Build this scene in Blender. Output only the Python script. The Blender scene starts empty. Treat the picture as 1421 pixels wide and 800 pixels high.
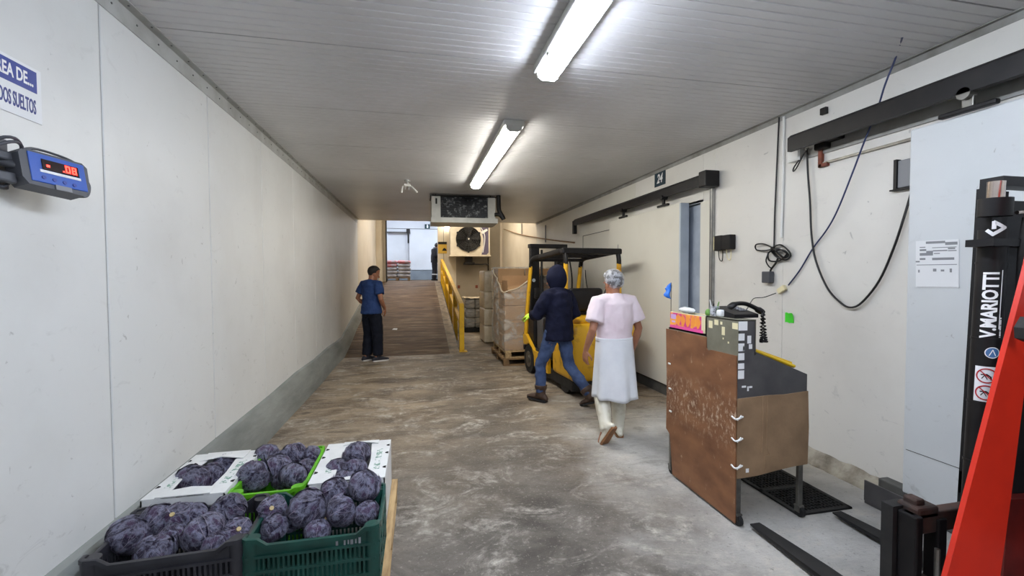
import bpy, bmesh, math, random
from math import sin, cos, pi, radians as R
from mathutils import Vector as V, Matrix as MX, noise
random.seed(7)
S = bpy.context.scene
COL = S.collection
# ---------------------------------------------------------------- camera, world, exposure
CH, YAW, PIT, ROL, FPX = 1.62, R(12.03), R(1.75), R(0.24), 610.0
cam = bpy.data.cameras.new('camera'); co = bpy.data.objects.new('camera', cam); COL.objects.link(co)
cam.sensor_width = 36.0; cam.lens = 36.0*FPX/1421; cam.clip_start = 0.02; cam.clip_end = 200
_f = V((sin(YAW)*cos(PIT), cos(YAW)*cos(PIT), -sin(PIT))); _r = V((cos(YAW), -sin(YAW), 0)); _u = _r.cross(_f)
_r2 = _r*cos(ROL)-_u*sin(ROL); _u2 = _u*cos(ROL)+_r*sin(ROL)
co.matrix_world = MX(((_r2.x, _u2.x, -_f.x, 0), (_r2.y, _u2.y, -_f.y, 0), (_r2.z, _u2.z, -_f.z, CH), (0, 0, 0, 1)))
S.camera = co
w = bpy.data.worlds.new('world'); S.world = w; w.use_nodes = True
w.node_tree.nodes['Background'].inputs[0].default_value = (0.8, 0.85, 0.9, 1)
w.node_tree.nodes['Background'].inputs[1].default_value = 0.15
S.view_settings.view_transform = 'Standard'; S.view_settings.look = 'None'; S.view_settings.gamma = 1
S.view_settings.use_curve_mapping = False
S.view_settings.exposure = 1.8
LAMP_POWER = 20.0          # radiance of the tube diffusers

# points of real planes met by a line of sight (used to measure the room)
def ray(px, py): return _f+_r2*((px-710.5)/FPX)-_u2*((py-400.0)/FPX)
def onX(px, py, x): d = ray(px, py); return d*(x/d.x)+V((0, 0, CH))
def onY(px, py, y): d = ray(px, py); return d*(y/d.y)+V((0, 0, CH))
def onZ(px, py, z=0.0): d = ray(px, py); return d*((z-CH)/d.z)+V((0, 0, CH))

# ---------------------------------------------------------------- materials
def lin(c):
    f = lambda u: u/12.92 if u <= .04045 else ((u+.055)/1.055)**2.4
    return (f(c[0]/255), f(c[1]/255), f(c[2]/255), 1)
def nodes(name):
    m = bpy.data.materials.new(name); m.use_nodes = True; t = m.node_tree
    return m, t, t.nodes['Principled BSDF']
def nd(t, typ, **k):
    n = t.nodes.new(typ)
    for a, b in k.items():
        if a.startswith('i_'):
            key = a[2:]; n.inputs[int(key) if key.isdigit() else key.replace('_', ' ')].default_value = b
        else: setattr(n, a, b)
    return n
def noisefac(t, scale, detail=4, lo=.35, hi=.65, stretch=None, coord='Object', dist=0.0, rough=.55):
    tc = nd(t, 'ShaderNodeTexCoord'); src = tc.outputs[coord]
    if stretch:
        mp = nd(t, 'ShaderNodeMapping'); mp.inputs['Scale'].default_value = stretch
        t.links.new(src, mp.inputs[0]); src = mp.outputs[0]
    n = nd(t, 'ShaderNodeTexNoise'); n.inputs['Scale'].default_value = scale; n.inputs['Detail'].default_value = detail
    n.inputs['Distortion'].default_value = dist; n.inputs['Roughness'].default_value = rough
    t.links.new(src, n.inputs['Vector'])
    mr = nd(t, 'ShaderNodeMapRange'); mr.inputs[1].default_value = lo; mr.inputs[2].default_value = hi
    t.links.new(n.outputs[0], mr.inputs[0])
    return mr.outputs[0]
def mixc(t, fac, a, b):
    m = nd(t, 'ShaderNodeMix', data_type='RGBA')
    if isinstance(fac, float): m.inputs[0].default_value = fac
    else: t.links.new(fac, m.inputs[0])
    for i, c in ((6, a), (7, b)):
        if isinstance(c, tuple): m.inputs[i].default_value = c
        else: t.links.new(c, m.inputs[i])
    return m.outputs[2]
def mth(t, op, a, b=None, clamp=False):
    m = nd(t, 'ShaderNodeMath', operation=op, use_clamp=clamp)
    for i, c in ((0, a), (1, b)):
        if c is None: continue
        if isinstance(c, (int, float)): m.inputs[i].default_value = c
        else: t.links.new(c, m.inputs[i])
    return m.outputs[0]
def bump(t, p, h, strength=.3, dist=.01):
    b = nd(t, 'ShaderNodeBump'); b.inputs['Strength'].default_value = strength; b.inputs['Distance'].default_value = dist
    t.links.new(h, b.inputs['Height']); t.links.new(b.outputs[0], p.inputs['Normal'])
def mat(name, c, rough=.6, metal=0.0, c2=None, scale=6, lo=.4, hi=.7, bmp=0.0, bscale=40, stretch=None, spec=.5, detail=5):
    m, t, p = nodes(name)
    p.inputs['Base Color'].default_value = lin(c); p.inputs['Roughness'].default_value = rough
    p.inputs['Metallic'].default_value = metal; p.inputs['Specular IOR Level'].default_value = spec
    if c2: t.links.new(mixc(t, noisefac(t, scale, detail, lo, hi, stretch), lin(c), lin(c2)), p.inputs['Base Color'])
    if bmp: bump(t, p, noisefac(t, bscale, 3, .2, .8, stretch), bmp)
    return m
def emis(name, c, s):
    m, t, p = nodes(name); p.inputs['Base Color'].default_value = lin(c)
    p.inputs['Emission Color'].default_value = lin(c); p.inputs['Emission Strength'].default_value = s
    return m
M = {}
M['wall'] = mat('wall_paint', (214, 215, 212), .42, c2=(200, 200, 196), scale=1.3, lo=.45, hi=.8, bmp=.06, bscale=9)
M['wall_r'] = mat('wall_paint_right', (216, 214, 208), .45, c2=(201, 198, 192), scale=1.5, lo=.45, hi=.8, bmp=.1, bscale=7)
M['door'] = mat('door_paint', (205, 208, 208), .38, c2=(194, 197, 197), scale=1.2, lo=.5, hi=.8, bmp=.05, bscale=6)
M['door24'] = mat('door_paint_cream', (212, 210, 200), .38, c2=(202, 199, 188), scale=1.2, lo=.5, hi=.8, bmp=.05, bscale=6)
M['beige'] = mat('beige_paint', (214, 206, 190), .5, c2=(200, 190, 172), scale=1.1, bmp=.05)
M['taupe'] = mat('taupe_paint', (150, 141, 126), .55, c2=(138, 130, 116), scale=1.5)
M['seam'] = mat('dark_seam', (96, 97, 97), .8)
M['ceil'] = mat('ceiling_metal', (212, 212, 213), .36, c2=(199, 199, 199), scale=1.0, bmp=.04, bscale=5, spec=.6)
M['trim'] = mat('trim_metal', (176, 178, 176), .4, c2=(150, 150, 146), scale=5)
M['trimd'] = mat('trim_metal_dull', (150, 150, 146), .45, c2=(120, 118, 112), scale=5)
M['kerb'] = mat('kerb_concrete', (142, 146, 143), .7, c2=(108, 112, 110), scale=2.2, lo=.35, hi=.7, bmp=.3, bscale=14, stretch=(1, .5, 2))
M['rough'] = mat('rough_concrete', (168, 162, 148), .85, c2=(110, 102, 90), scale=7, bmp=.6, bscale=20)
M['darkkerb'] = mat('dark_kerb', (88, 88, 86), .6, c2=(66, 66, 64), scale=6)
M['black'] = mat('black_steel', (20, 19, 21), .45, c2=(30, 28, 28), scale=8, spec=.3)
M['rubber'] = mat('black_rubber', (20, 20, 21), .75, c2=(34, 33, 32), scale=12)
M['fan'] = mat('black_plastic_fan', (18, 18, 20), .5)
M['blackcable'] = mat('black_cable', (18, 18, 20), .5)
M['bluecable'] = mat('blue_cable', (46, 58, 96), .45)
M['steel'] = mat('worn_steel', (128, 126, 120), .38, .8, c2=(90, 88, 84), scale=9)
M['chrome'] = mat('chrome_rod', (210, 195, 185), .18, 1.0)
M['alu'] = mat('aluminium', (168, 168, 164), .35, .6, c2=(140, 140, 138), scale=10)
M['yellow'] = mat('rail_yellow', (222, 176, 24), .45, c2=(196, 146, 20), scale=9, lo=.5, hi=.75)
M['truck'] = mat('truck_yellow', (220, 168, 32), .4, c2=(150, 104, 30), scale=7, lo=.52, hi=.72, bmp=.08)
M['red'] = mat('truck_red', (206, 44, 24), .35, c2=(188, 38, 22), scale=4)
M['dred'] = mat('dark_red', (104, 26, 20), .4, c2=(70, 16, 14), scale=6)
M['rust'] = mat('rusty_steel', (70, 48, 40), .6, c2=(40, 34, 32), scale=14)
M['rustb'] = mat('rust_bracket', (128, 62, 40), .6, c2=(92, 48, 36), scale=20)
M['white'] = mat('white_plastic', (224, 224, 220), .4)
M['whitepaint'] = mat('white_print', (235, 236, 236), .5)
M['ivory'] = mat('ivory_plastic', (222, 212, 172), .45)
M['greybox'] = mat('grey_plastic', (128, 130, 134), .5)
M['casing'] = mat('cooler_casing', (200, 201, 196), .4, c2=(180, 181, 176), scale=4)
M['cream'] = mat('cream_casing', (224, 216, 198), .45, c2=(208, 198, 178), scale=4)
M['fins'] = mat('coil_fins', (40, 44, 52), .5, .0, c2=(176, 182, 188), scale=16, lo=.56, hi=.64)
M['finstrip'] = mat('coil_fin_strip', (46, 50, 58), .5, .0, c2=(186, 190, 194), scale=14, lo=.57, hi=.64)
M['card'] = mat('cardboard', (176, 140, 100), .75, c2=(160, 124, 86), scale=3, bmp=.05)
M['cardin'] = mat('cardboard_inner', (190, 150, 108), .75, c2=(176, 138, 98), scale=3)
M['carddirty'] = mat('cardboard_dirty', (152, 124, 94), .8, c2=(124, 100, 74), scale=5, bmp=.15, bscale=14, lo=.35, hi=.7)
M['hard'] = mat('brown_hardboard', (134, 90, 58), .6, c2=(110, 70, 44), scale=3.5, lo=.35, hi=.7, bmp=.08)
M['tin'] = mat('grey_sheet_metal', (92, 90, 90), .5, .2, c2=(74, 73, 75), scale=5)
M['olive'] = mat('olive_sheet_metal', (122, 120, 104), .55, .1, c2=(104, 101, 86), scale=6)
M['wood'] = mat('pallet_wood', (186, 158, 114), .75, c2=(142, 114, 78), scale=5, stretch=(6, 1, 6), bmp=.15, bscale=16)
M['woodold'] = mat('old_pallet_wood', (142, 112, 74), .8, c2=(98, 76, 52), scale=5, bmp=.15)
M['whitecard'] = mat('white_cardboard', (222, 224, 224), .55, c2=(206, 208, 208), scale=5)
M['cratek'] = mat('black_crate_plastic', (48, 48, 54), .4, c2=(36, 36, 41), scale=8)
M['crateg'] = mat('dark_green_crate_plastic', (24, 70, 62), .38, c2=(18, 54, 48), scale=8)
M['cratel'] = mat('lime_crate_plastic', (98, 178, 30), .38, c2=(80, 152, 26), scale=8)
M['holeshade'] = mat('hole_shade_black', (8, 8, 9), .9)  # near-black colour standing in for the shade inside holes
M['bluegrey'] = mat('bluegrey_liner', (184, 194, 204), .45, c2=(166, 176, 188), scale=3)
M['slate'] = mat('slate_curtain', (166, 176, 190), .4, c2=(140, 150, 166), scale=3)
M['coolwall'] = mat('cold_room_panel', (214, 220, 226), .45, c2=(204, 210, 216), scale=1)
M['coolband'] = mat('cold_room_kerb', (128, 140, 150), .6, c2=(112, 122, 132), scale=2)
M['signblue'] = mat('sign_blue', (38, 60, 140), .45)
M['textblue'] = mat('text_blue', (52, 62, 128), .5)
M['scaleblue'] = mat('scale_blue', (40, 84, 172), .35)
M['scalegrey'] = mat('scale_case', (72, 74, 80), .45)
M['navysign'] = mat('sign_navy', (18, 48, 62), .45)
M['teal'] = mat('sign_dark_teal', (14, 58, 66), .45)
M['led'] = emis('led_red', (255, 40, 30), 3.0)
M['lens'] = mat('dark_red_lens', (30, 6, 8), .2)
M['skin'] = mat('skin', (168, 116, 88), .5, c2=(152, 100, 74), scale=12, bmp=.05)
M['hair'] = mat('black_hair', (22, 19, 18), .55, c2=(36, 31, 29), scale=60, bmp=.5, bscale=120)
M['bluetee'] = mat('blue_cotton', (48, 70, 118), .85, c2=(38, 56, 98), scale=7, bmp=.12, bscale=14, spec=.2)
M['navytrouser'] = mat('navy_trouser_cloth', (26, 30, 42), .85, c2=(20, 23, 33), scale=7, bmp=.2, bscale=16, spec=.2)
M['hoodie'] = mat('navy_hoodie_fleece', (26, 29, 50), .9, c2=(20, 22, 39), scale=8, bmp=.2, bscale=18, spec=.15)
M['jeans'] = mat('blue_denim', (76, 94, 132), .85, c2=(48, 62, 96), scale=6, bmp=.2, bscale=20, spec=.2)
M['brownboot'] = mat('brown_leather', (74, 54, 42), .6, c2=(52, 38, 30), scale=12)
M['glove'] = mat('lime_glove', (186, 226, 60), .7)
M['coatpink'] = mat('thin_white_coat_over_pink', (232, 218, 224), .8, c2=(226, 206, 214), scale=3, bmp=.15, bscale=12, spec=.2)
M['coatwhite'] = mat('white_coat_cloth', (226, 228, 232), .8, c2=(214, 216, 222), scale=4, bmp=.15, bscale=12, spec=.2)
M['boot'] = mat('white_rubber_boot', (216, 212, 196), .35, c2=(176, 166, 142), scale=9, lo=.5, hi=.75)
M['tan'] = mat('tan_sole', (150, 104, 66), .7, c2=(120, 84, 54), scale=12)
M['sneaker'] = mat('dark_sneaker', (40, 42, 52), .7)
M['solewhite'] = mat('white_sole', (210, 208, 204), .6)
M['eye'] = mat('eye_white', (225, 222, 216), .3)
M['darkcloth'] = mat('dark_work_jacket', (28, 28, 34), .85)
M['reflect'] = mat('reflective_band', (206, 208, 212), .35)
M['wraptop'] = mat('stretch_film_pale', (206, 192, 166), .3, c2=(186, 170, 142), scale=9, bmp=.4, bscale=18)
M['greystuff'] = mat('grey_film_bales', (176, 176, 172), .35, c2=(116, 116, 114), scale=6, bmp=.15, bscale=12, stretch=(1, 1, 3))
M['noteg'] = mat('green_note', (70, 214, 52), .6)
M['yellowfolder'] = mat('yellow_folder', (240, 200, 36), .4)
M['flagblue'] = mat('flag_blue', (36, 110, 206), .5)
M['paper'] = mat('paper', (222, 224, 226), .7)
M['gum'] = mat('grey_print', (132, 134, 138), .7)
M['purple'] = mat('purple_label', (92, 84, 110), .5)
M['bagwhite'] = mat('produce_bag', (176, 170, 168), .35, c2=(104, 98, 98), scale=5, bmp=.3, bscale=10, stretch=(1, 1, 3))
M['bagred'] = mat('red_mesh_bag', (190, 92, 92), .45, c2=(150, 140, 140), scale=6, bmp=.3, bscale=10)
M['greenveg'] = mat('green_bits', (96, 140, 60), .6)
M['stemc'] = mat('cabbage_stem', (198, 178, 130), .6, c2=(170, 148, 100), scale=40)

def film():
    m, t, p = nodes('stretch_film'); p.inputs['Base Color'].default_value = lin((225, 220, 210)); p.inputs['Roughness'].default_value = .22
    f = noisefac(t, 2.6, 4, .42, .72, (1, 1, 2.2), dist=.8)
    t.links.new(mth(t, 'ADD', mth(t, 'MULTIPLY', f, .55), .16), p.inputs['Alpha'])
    bump(t, p, noisefac(t, 10, 5, .2, .8, (1, 1, 2)), .35, .02); return m
M['film'] = film()
def scuffed(name, c, c2, rough):
    m, t, p = nodes(name); p.inputs['Roughness'].default_value = rough
    a = mixc(t, noisefac(t, 1.3, 6, .45, .8), lin(c), lin(c2))
    tc = nd(t, 'ShaderNodeTexCoord'); sp = nd(t, 'ShaderNodeSeparateXYZ'); t.links.new(tc.outputs['Object'], sp.inputs[0])
    lo = nd(t, 'ShaderNodeMapRange'); lo.inputs[1].default_value = 1.6; lo.inputs[2].default_value = .3; lo.inputs[3].default_value = .25; t.links.new(sp.outputs[2], lo.inputs[0])
    a = mixc(t, mth(t, 'MULTIPLY', mth(t, 'MULTIPLY', noisefac(t, 7, 8, .60, .70, (1, 1, 1.6), dist=1.0, rough=.65), .5), lo.outputs[0]), a, lin((150, 150, 148)))
    a = mixc(t, mth(t, 'MULTIPLY', noisefac(t, 16, 5, .69, .74, dist=.6), .5), a, lin((128, 128, 126)))
    t.links.new(a, p.inputs['Base Color']); bump(t, p, noisefac(t, 8, 6, .2, .8), .10, .01); return m
M['wall'] = scuffed('wall_paint', (213, 215, 214), (201, 202, 200), .42)
M['wall_r'] = scuffed('wall_paint_right', (216, 214, 208), (202, 199, 193), .45)
M['door'] = scuffed('door_paint', (205, 209, 211), (195, 199, 201), .38)
def hairnet():
    m, t, p = nodes('hair_net'); p.inputs['Base Color'].default_value = lin((214, 216, 222)); p.inputs['Roughness'].default_value = .6
    f = noisefac(t, 26, 3, .42, .62); t.links.new(mth(t, 'ADD', mth(t, 'MULTIPLY', f, .45), .22), p.inputs['Alpha']); return m
M['net'] = hairnet()
def floor_mat(name, ramp=False):
    m, t, p = nodes(name)
    tc = nd(t, 'ShaderNodeTexCoord'); sp = nd(t, 'ShaderNodeSeparateXYZ'); t.links.new(tc.outputs['Object'], sp.inputs[0])
    def mr(src, a, b):
        n = nd(t, 'ShaderNodeMapRange'); n.inputs[1].default_value = a; n.inputs[2].default_value = b; t.links.new(src, n.inputs[0]); return n.outputs[0]
    if ramp:
        c = mixc(t, noisefac(t, 2.2, 8, .32, .68, (.45, 2.6, 1)), lin((66, 49, 34)), lin((106, 85, 63)))
        c = mixc(t, noisefac(t, 4, 9, .53, .70, (.35, 3.2, 1), rough=.65), c, lin((150, 130, 104)))
        p.inputs['Roughness'].default_value = .7; p.inputs['Specular IOR Level'].default_value = .25
    else:
        dust = mixc(t, noisefac(t, 2.2, 12, .36, .66, (1, 1.2, 1), dist=.8, rough=.68), lin((78, 73, 67)), lin((136, 130, 121)))
        tan = mixc(t, noisefac(t, 2.0, 12, .36, .64, (.7, 1.4, 1), dist=.6, rough=.66), lin((98, 84, 68)), lin((160, 144, 122)))
        wob = noisefac(t, .9, 5, .2, .8)
        yy = mth(t, 'ADD', sp.outputs[1], mth(t, 'MULTIPLY', wob, 2.0))
        c = mixc(t, mr(yy, 3.6, 6.2), dust, tan)
        pale = mixc(t, noisefac(t, 3.0, 10, .3, .7, rough=.65), lin((160, 158, 153)), lin((198, 196, 191)))
        xx = mth(t, 'ADD', sp.outputs[0], mth(t, 'MULTIPLY', noisefac(t, 1.3, 6, .2, .8), .9))
        fr = mth(t, 'MULTIPLY', mr(xx, 1.75, 2.35), mr(yy, 6.6, 5.0))
        c = mixc(t, fr, c, pale)
        c = mixc(t, mth(t, 'MULTIPLY', mth(t, 'MULTIPLY', mr(xx, .4, .9), mr(xx, 1.9, 1.3)), mth(t, 'MULTIPLY', noisefac(t, 1.1, 8, .3, .6, rough=.65), .6)), c, lin((70, 65, 59)))
        worn = mth(t, 'MULTIPLY', noisefac(t, 1.7, 14, .50, .66, (1, 1.4, 1), dist=1.6, rough=.74), noisefac(t, 16, 8, .38, .6, rough=.7))
        c = mixc(t, mth(t, 'MULTIPLY', worn, 1.0), c, lin((200, 194, 183)))
        streak = mth(t, 'MULTIPLY', noisefac(t, 2.4, 12, .54, .66, (.55, 1.9, 1), dist=1.2, rough=.7), mr(yy, 3.0, 6.0))
        c = mixc(t, mth(t, 'MULTIPLY', streak, .8), c, lin((68, 56, 45)))
        c = mixc(t, mth(t, 'MULTIPLY', noisefac(t, 42, 5, .57, .68, rough=.7), .45), c, lin((190, 184, 174)))
        c = mixc(t, mth(t, 'MULTIPLY', noisefac(t, 30, 5, .58, .70, rough=.7), .5), c, lin((58, 52, 46)))
        p.inputs['Roughness'].default_value = .62
    t.links.new(c, p.inputs['Base Color'])
    bump(t, p, noisefac(t, 9, 10, .2, .8, (.8, 1.5, 1), rough=.68), .6, .03)
    return m
M['floor'] = floor_mat('concrete_floor'); M['ramp'] = floor_mat('ramp_concrete', True)
def leafmat():
    m, t, p = nodes('red_cabbage_leaf')
    uv = nd(t, 'ShaderNodeUVMap'); sp = nd(t, 'ShaderNodeSeparateXYZ'); t.links.new(uv.outputs[0], sp.inputs[0])
    u, v = sp.outputs[0], sp.outputs[1]
    au = mth(t, 'ABSOLUTE', u)
    wob = mth(t, 'MULTIPLY', noisefac(t, 14, 3, .2, .8), .10)
    d = mth(t, 'FRACT', mth(t, 'ADD', mth(t, 'MULTIPLY', mth(t, 'SUBTRACT', v, mth(t, 'MULTIPLY', au, .75)), 3.4), mth(t, 'MULTIPLY', wob, 1.6)))
    side = mth(t, 'LESS_THAN', mth(t, 'ABSOLUTE', mth(t, 'SUBTRACT', d, .5)), .045)
    mid = mth(t, 'LESS_THAN', au, mth(t, 'SUBTRACT', .05, mth(t, 'MULTIPLY', v, .045)))
    vein = mth(t, 'MAXIMUM', mth(t, 'MULTIPLY', side, mth(t, 'SUBTRACT', .75, mth(t, 'MULTIPLY', au, .5))), mth(t, 'MULTIPLY', mid, .9))
    edge = mth(t, 'GREATER_THAN', au, .95)
    vein = mth(t, 'MAXIMUM', vein, mth(t, 'MULTIPLY', edge, .45))
    oi = nd(t, 'ShaderNodeObjectInfo')
    base = mixc(t, noisefac(t, 2.0, 6, .40, .58, dist=1.2), lin((64, 54, 84)), lin((182, 184, 216)))
    base = mixc(t, mth(t, 'MULTIPLY', noisefac(t, 1.7, 5, .52, .62), .8), base, lin((92, 44, 98)))
    base = mixc(t, mth(t, 'MULTIPLY', oi.outputs['Random'], .3), base, lin((34, 30, 44)))
    crinkle = noisefac(t, 7, 9, .35, .65, rough=.7, dist=1.5)
    base = mixc(t, mth(t, 'MULTIPLY', noisefac(t, 9, 8, .54, .64, rough=.7, dist=1.5), .5), base, lin((196, 196, 216)))
    c = mixc(t, mth(t, 'MULTIPLY', vein, .85), base, lin((206, 196, 218)))
    t.links.new(c, p.inputs['Base Color']); p.inputs['Roughness'].default_value = .42
    bump(t, p, mth(t, 'ADD', mth(t, 'MULTIPLY', vein, .6), crinkle), .8, .06)
    return m
M['leaf'] = leafmat()
def cratemarks(name, bg, fg, sc, lo, hi, st):
    m, t, p = nodes(name); p.inputs['Roughness'].default_value = .6
    t.links.new(mixc(t, noisefac(t, sc, 2, lo, hi, st), lin(bg), lin(fg)), p.inputs['Base Color']); return m
M['boxprint'] = cratemarks('green_grey_box_print', (220, 222, 222), (110, 150, 132), 60, .5, .56, (1, 1, 1))
M['snack'] = cratemarks('snack_box_print', (214, 56, 132), (246, 168, 60), 13, .46, .56, (1, 1, 1))

def hardboard():
    m, t, p = nodes('brown_hardboard'); p.inputs['Roughness'].default_value = .55
    a = mixc(t, noisefac(t, 3.5, 8, .35, .7, (1, 1, 2)), lin((138, 94, 62)), lin((104, 66, 42)))
    tc = nd(t, 'ShaderNodeTexCoord'); sp = nd(t, 'ShaderNodeSeparateXYZ'); t.links.new(tc.outputs['Object'], sp.inputs[0])
    z = nd(t, 'ShaderNodeMapRange'); z.inputs[1].default_value = .22; z.inputs[2].default_value = .05
    t.links.new(mth(t, 'ABSOLUTE', mth(t, 'SUBTRACT', sp.outputs[2], .66)), z.inputs[0])
    a = mixc(t, mth(t, 'MULTIPLY', mth(t, 'MULTIPLY', noisefac(t, 34, 6, .52, .62, (1, 1, .6), rough=.7), .8), z.outputs[0]), a, lin((198, 176, 152)))
    a = mixc(t, mth(t, 'MULTIPLY', noisefac(t, 24, 6, .62, .70, (1, 1, .5), rough=.7), .6), a, lin((186, 160, 134)))
    t.links.new(a, p.inputs['Base Color']); return m
M['hard'] = hardboard()
# ---------------------------------------------------------------- mesh builder
ROOTM = {}
class MB:
    def __init__(s): s.v = []; s.f = []; s.m = []; s.uv = None
    def add(s, vs, fs, mi=0, T=None):
        o = len(s.v)
        for p in vs: s.v.append(tuple(T @ V(p)) if T else tuple(p))
        for f in fs: s.f.append(tuple(i+o for i in f)); s.m.append(mi)
        return s
    def box(s, x0, x1, y0, y1, z0, z1, mi=0, T=None):
        vs = [(x, y, z) for x in (x0, x1) for y in (y0, y1) for z in (z0, z1)]
        return s.add(vs, [(0, 1, 3, 2), (4, 6, 7, 5), (0, 4, 5, 1), (2, 3, 7, 6), (0, 2, 6, 4), (1, 5, 7, 3)], mi, T)
    def rbox(s, x0, x1, y0, y1, z0, z1, r=.01, mi=0, T=None, seg=2):
        b = bmesh.new(); bmesh.ops.create_cube(b, size=1)
        for q in b.verts: q.co = V(((x0+x1)/2+q.co.x*(x1-x0), (y0+y1)/2+q.co.y*(y1-y0), (z0+z1)/2+q.co.z*(z1-z0)))
        bmesh.ops.bevel(b, geom=b.edges[:], offset=min(r, .49*min(abs(x1-x0), abs(y1-y0), abs(z1-z0))), segments=seg, affect='EDGES', profile=.5)
        b.verts.index_update()
        s.add([q.co[:] for q in b.verts], [tuple(q.index for q in f.verts) for f in b.faces], mi, T); b.free(); return s
    def prism(s, poly, ax, a0, a1, mi=0, T=None):   # poly in the two other axes (order x,y,z without ax)
        n = len(poly)
        def P(a, q):
            q = list(q); q.insert(ax, a); return tuple(q)
        vs = [P(a0, q) for q in poly]+[P(a1, q) for q in poly]
        fs = [tuple(range(n)), tuple(range(2*n-1, n-1, -1))]+[(i, i+n, (i+1) % n+n, (i+1) % n) for i in range(n)]
        return s.add(vs, fs, mi, T)
    def tube(s, pts, r, n=8, side=None, mi=0, caps=True, T=None, round_caps=False):
        pts = [V(p) for p in pts]; k = len(pts)
        rr = r if isinstance(r, (list, tuple)) else [r]*k
        rr = [q if isinstance(q, (list, tuple)) else (q, q) for q in rr]
        tg = [(pts[min(i+1, k-1)]-pts[max(i-1, 0)]).normalized() for i in range(k)]
        if round_caps:
            for end in (0, 1):
                i0 = 0 if end == 0 else len(pts)-1
                d = -tg[i0] if end == 0 else tg[i0]; a, b = rr[i0]; m_ = min(a, b)
                ex = [(pts[i0]+d*m_*.5, (a*.87, b*.87)), (pts[i0]+d*m_*.87, (a*.5, b*.5)), (pts[i0]+d*m_, (a*.1, b*.1))]
                if end == 0:
                    pts = [e[0] for e in ex[::-1]]+pts; rr = [e[1] for e in ex[::-1]]+rr; tg = [tg[0]]*3+tg
                else:
                    pts = pts+[e[0] for e in ex]; rr = rr+[e[1] for e in ex]; tg = tg+[tg[-1]]*3
            k = len(pts)
        u = V(side) if side is not None else (V((0, 0, 1)) if abs(tg[0].z) < .9 else V((1, 0, 0)))
        vs = []; last = u
        for i in range(k):
            ref = V(side) if side is not None else last
            a = ref-tg[i]*ref.dot(tg[i])
            if a.length < 1e-5: a = tg[i].orthogonal()
            a.normalize(); b = tg[i].cross(a); last = a
            for j in range(n):
                th = 2*pi*j/n; vs.append(pts[i]+a*cos(th)*rr[i][0]+b*sin(th)*rr[i][1])
        fs = [(i*n+j, i*n+(j+1) % n, (i+1)*n+(j+1) % n, (i+1)*n+j) for i in range(k-1) for j in range(n)]
        if caps: fs += [tuple(range(n-1, -1, -1)), tuple((k-1)*n+j for j in range(n))]
        return s.add([q[:] for q in vs], fs, mi, T)
    def cyl(s, p0, p1, r, r1=None, n=16, mi=0, T=None): return s.tube([p0, p1], [r, r if r1 is None else r1], n, mi=mi, T=T)
    def ell(s, c, rad, nu=16, nv=10, mi=0, T=None):
        c = V(c); vs = [(c.x, c.y, c.z-rad[2])]
        for i in range(1, nv):
            t = -pi/2+pi*i/nv
            for j in range(nu): vs.append((c.x+rad[0]*cos(t)*cos(2*pi*j/nu), c.y+rad[1]*cos(t)*sin(2*pi*j/nu), c.z+rad[2]*sin(t)))
        vs.append((c.x, c.y, c.z+rad[2])); L = len(vs)-1
        fs = [(0, 1+(j+1) % nu, 1+j) for j in range(nu)]
        for i in range(nv-2):
            for j in range(nu):
                a = 1+i*nu; fs.append((a+j, a+(j+1) % nu, a+nu+(j+1) % nu, a+nu+j))
        a = 1+(nv-2)*nu; fs += [(a+j, a+(j+1) % nu, L) for j in range(nu)]
        return s.add(vs, fs, mi, T)
    def grid(s, nu, nv, fn, mi=0, close=False):
        vs = [fn(i/(nu-1), j/(nv-1)) for j in range(nv) for i in range(nu)]
        return s.add(vs, [(j*nu+i, j*nu+i+1, (j+1)*nu+i+1, (j+1)*nu+i) for j in range(nv-1) for i in range(nu-1)], mi)
    def mesh(s, name, mats, smooth=None, T=None):
        me = bpy.data.meshes.new(name)
        vs = [tuple(T @ V(p)) for p in s.v] if T else s.v
        me.from_pydata(vs, [], s.f)
        for m_ in (mats if isinstance(mats, (list, tuple)) else [mats]): me.materials.append(m_)
        me.polygons.foreach_set('material_index', s.m)
        b = bmesh.new(); b.from_mesh(me); bmesh.ops.recalc_face_normals(b, faces=b.faces[:]); b.to_mesh(me); b.free()
        if smooth is not None:
            me.polygons.foreach_set('use_smooth', [True]*len(me.polygons)); me.set_sharp_from_angle(angle=R(smooth))
        me.update(); return me
    def build(s, name, mats, parent=None, smooth=None, local=False, kind=None, label=None, solid=0, subd=0):
        T = None
        if parent is not None and not local and parent.name in ROOTM: T = ROOTM[parent.name].inverted()
        o = link(name, s.mesh(name, mats, smooth, T), parent)
        if kind: o['kind'] = kind
        if label: o['label'] = label
        if solid: md = o.modifiers.new('solid', 'SOLIDIFY'); md.thickness = solid; md.offset = 0
        if subd: md = o.modifiers.new('sub', 'SUBSURF'); md.levels = subd; md.render_levels = subd
        return o
    def remesh(s, name, mats, voxel, parent, local=True, smooth_it=4, disp=0.0, dscale=.12, label=None):
        T = None
        if not local and parent is not None and parent.name in ROOTM: T = ROOTM[parent.name].inverted()
        me = s.mesh(name, mats, None, T); o = bpy.data.objects.new(name, me); COL.objects.link(o)
        md = o.modifiers.new('r', 'REMESH'); md.mode = 'VOXEL'; md.voxel_size = voxel
        if smooth_it: ms = o.modifiers.new('s', 'SMOOTH'); ms.factor = .5; ms.iterations = smooth_it
        if disp:
            tx = bpy.data.textures.new('folds', 'CLOUDS'); tx.noise_scale = dscale
            dm = o.modifiers.new('d', 'DISPLACE'); dm.texture = tx; dm.strength = disp; dm.mid_level = .5; dm.texture_coords = 'LOCAL'
        dg = bpy.context.evaluated_depsgraph_get(); dg.update()
        ne = bpy.data.meshes.new_from_object(o.evaluated_get(dg)); bpy.data.objects.remove(o); bpy.data.meshes.remove(me)
        ne.name = name
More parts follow.
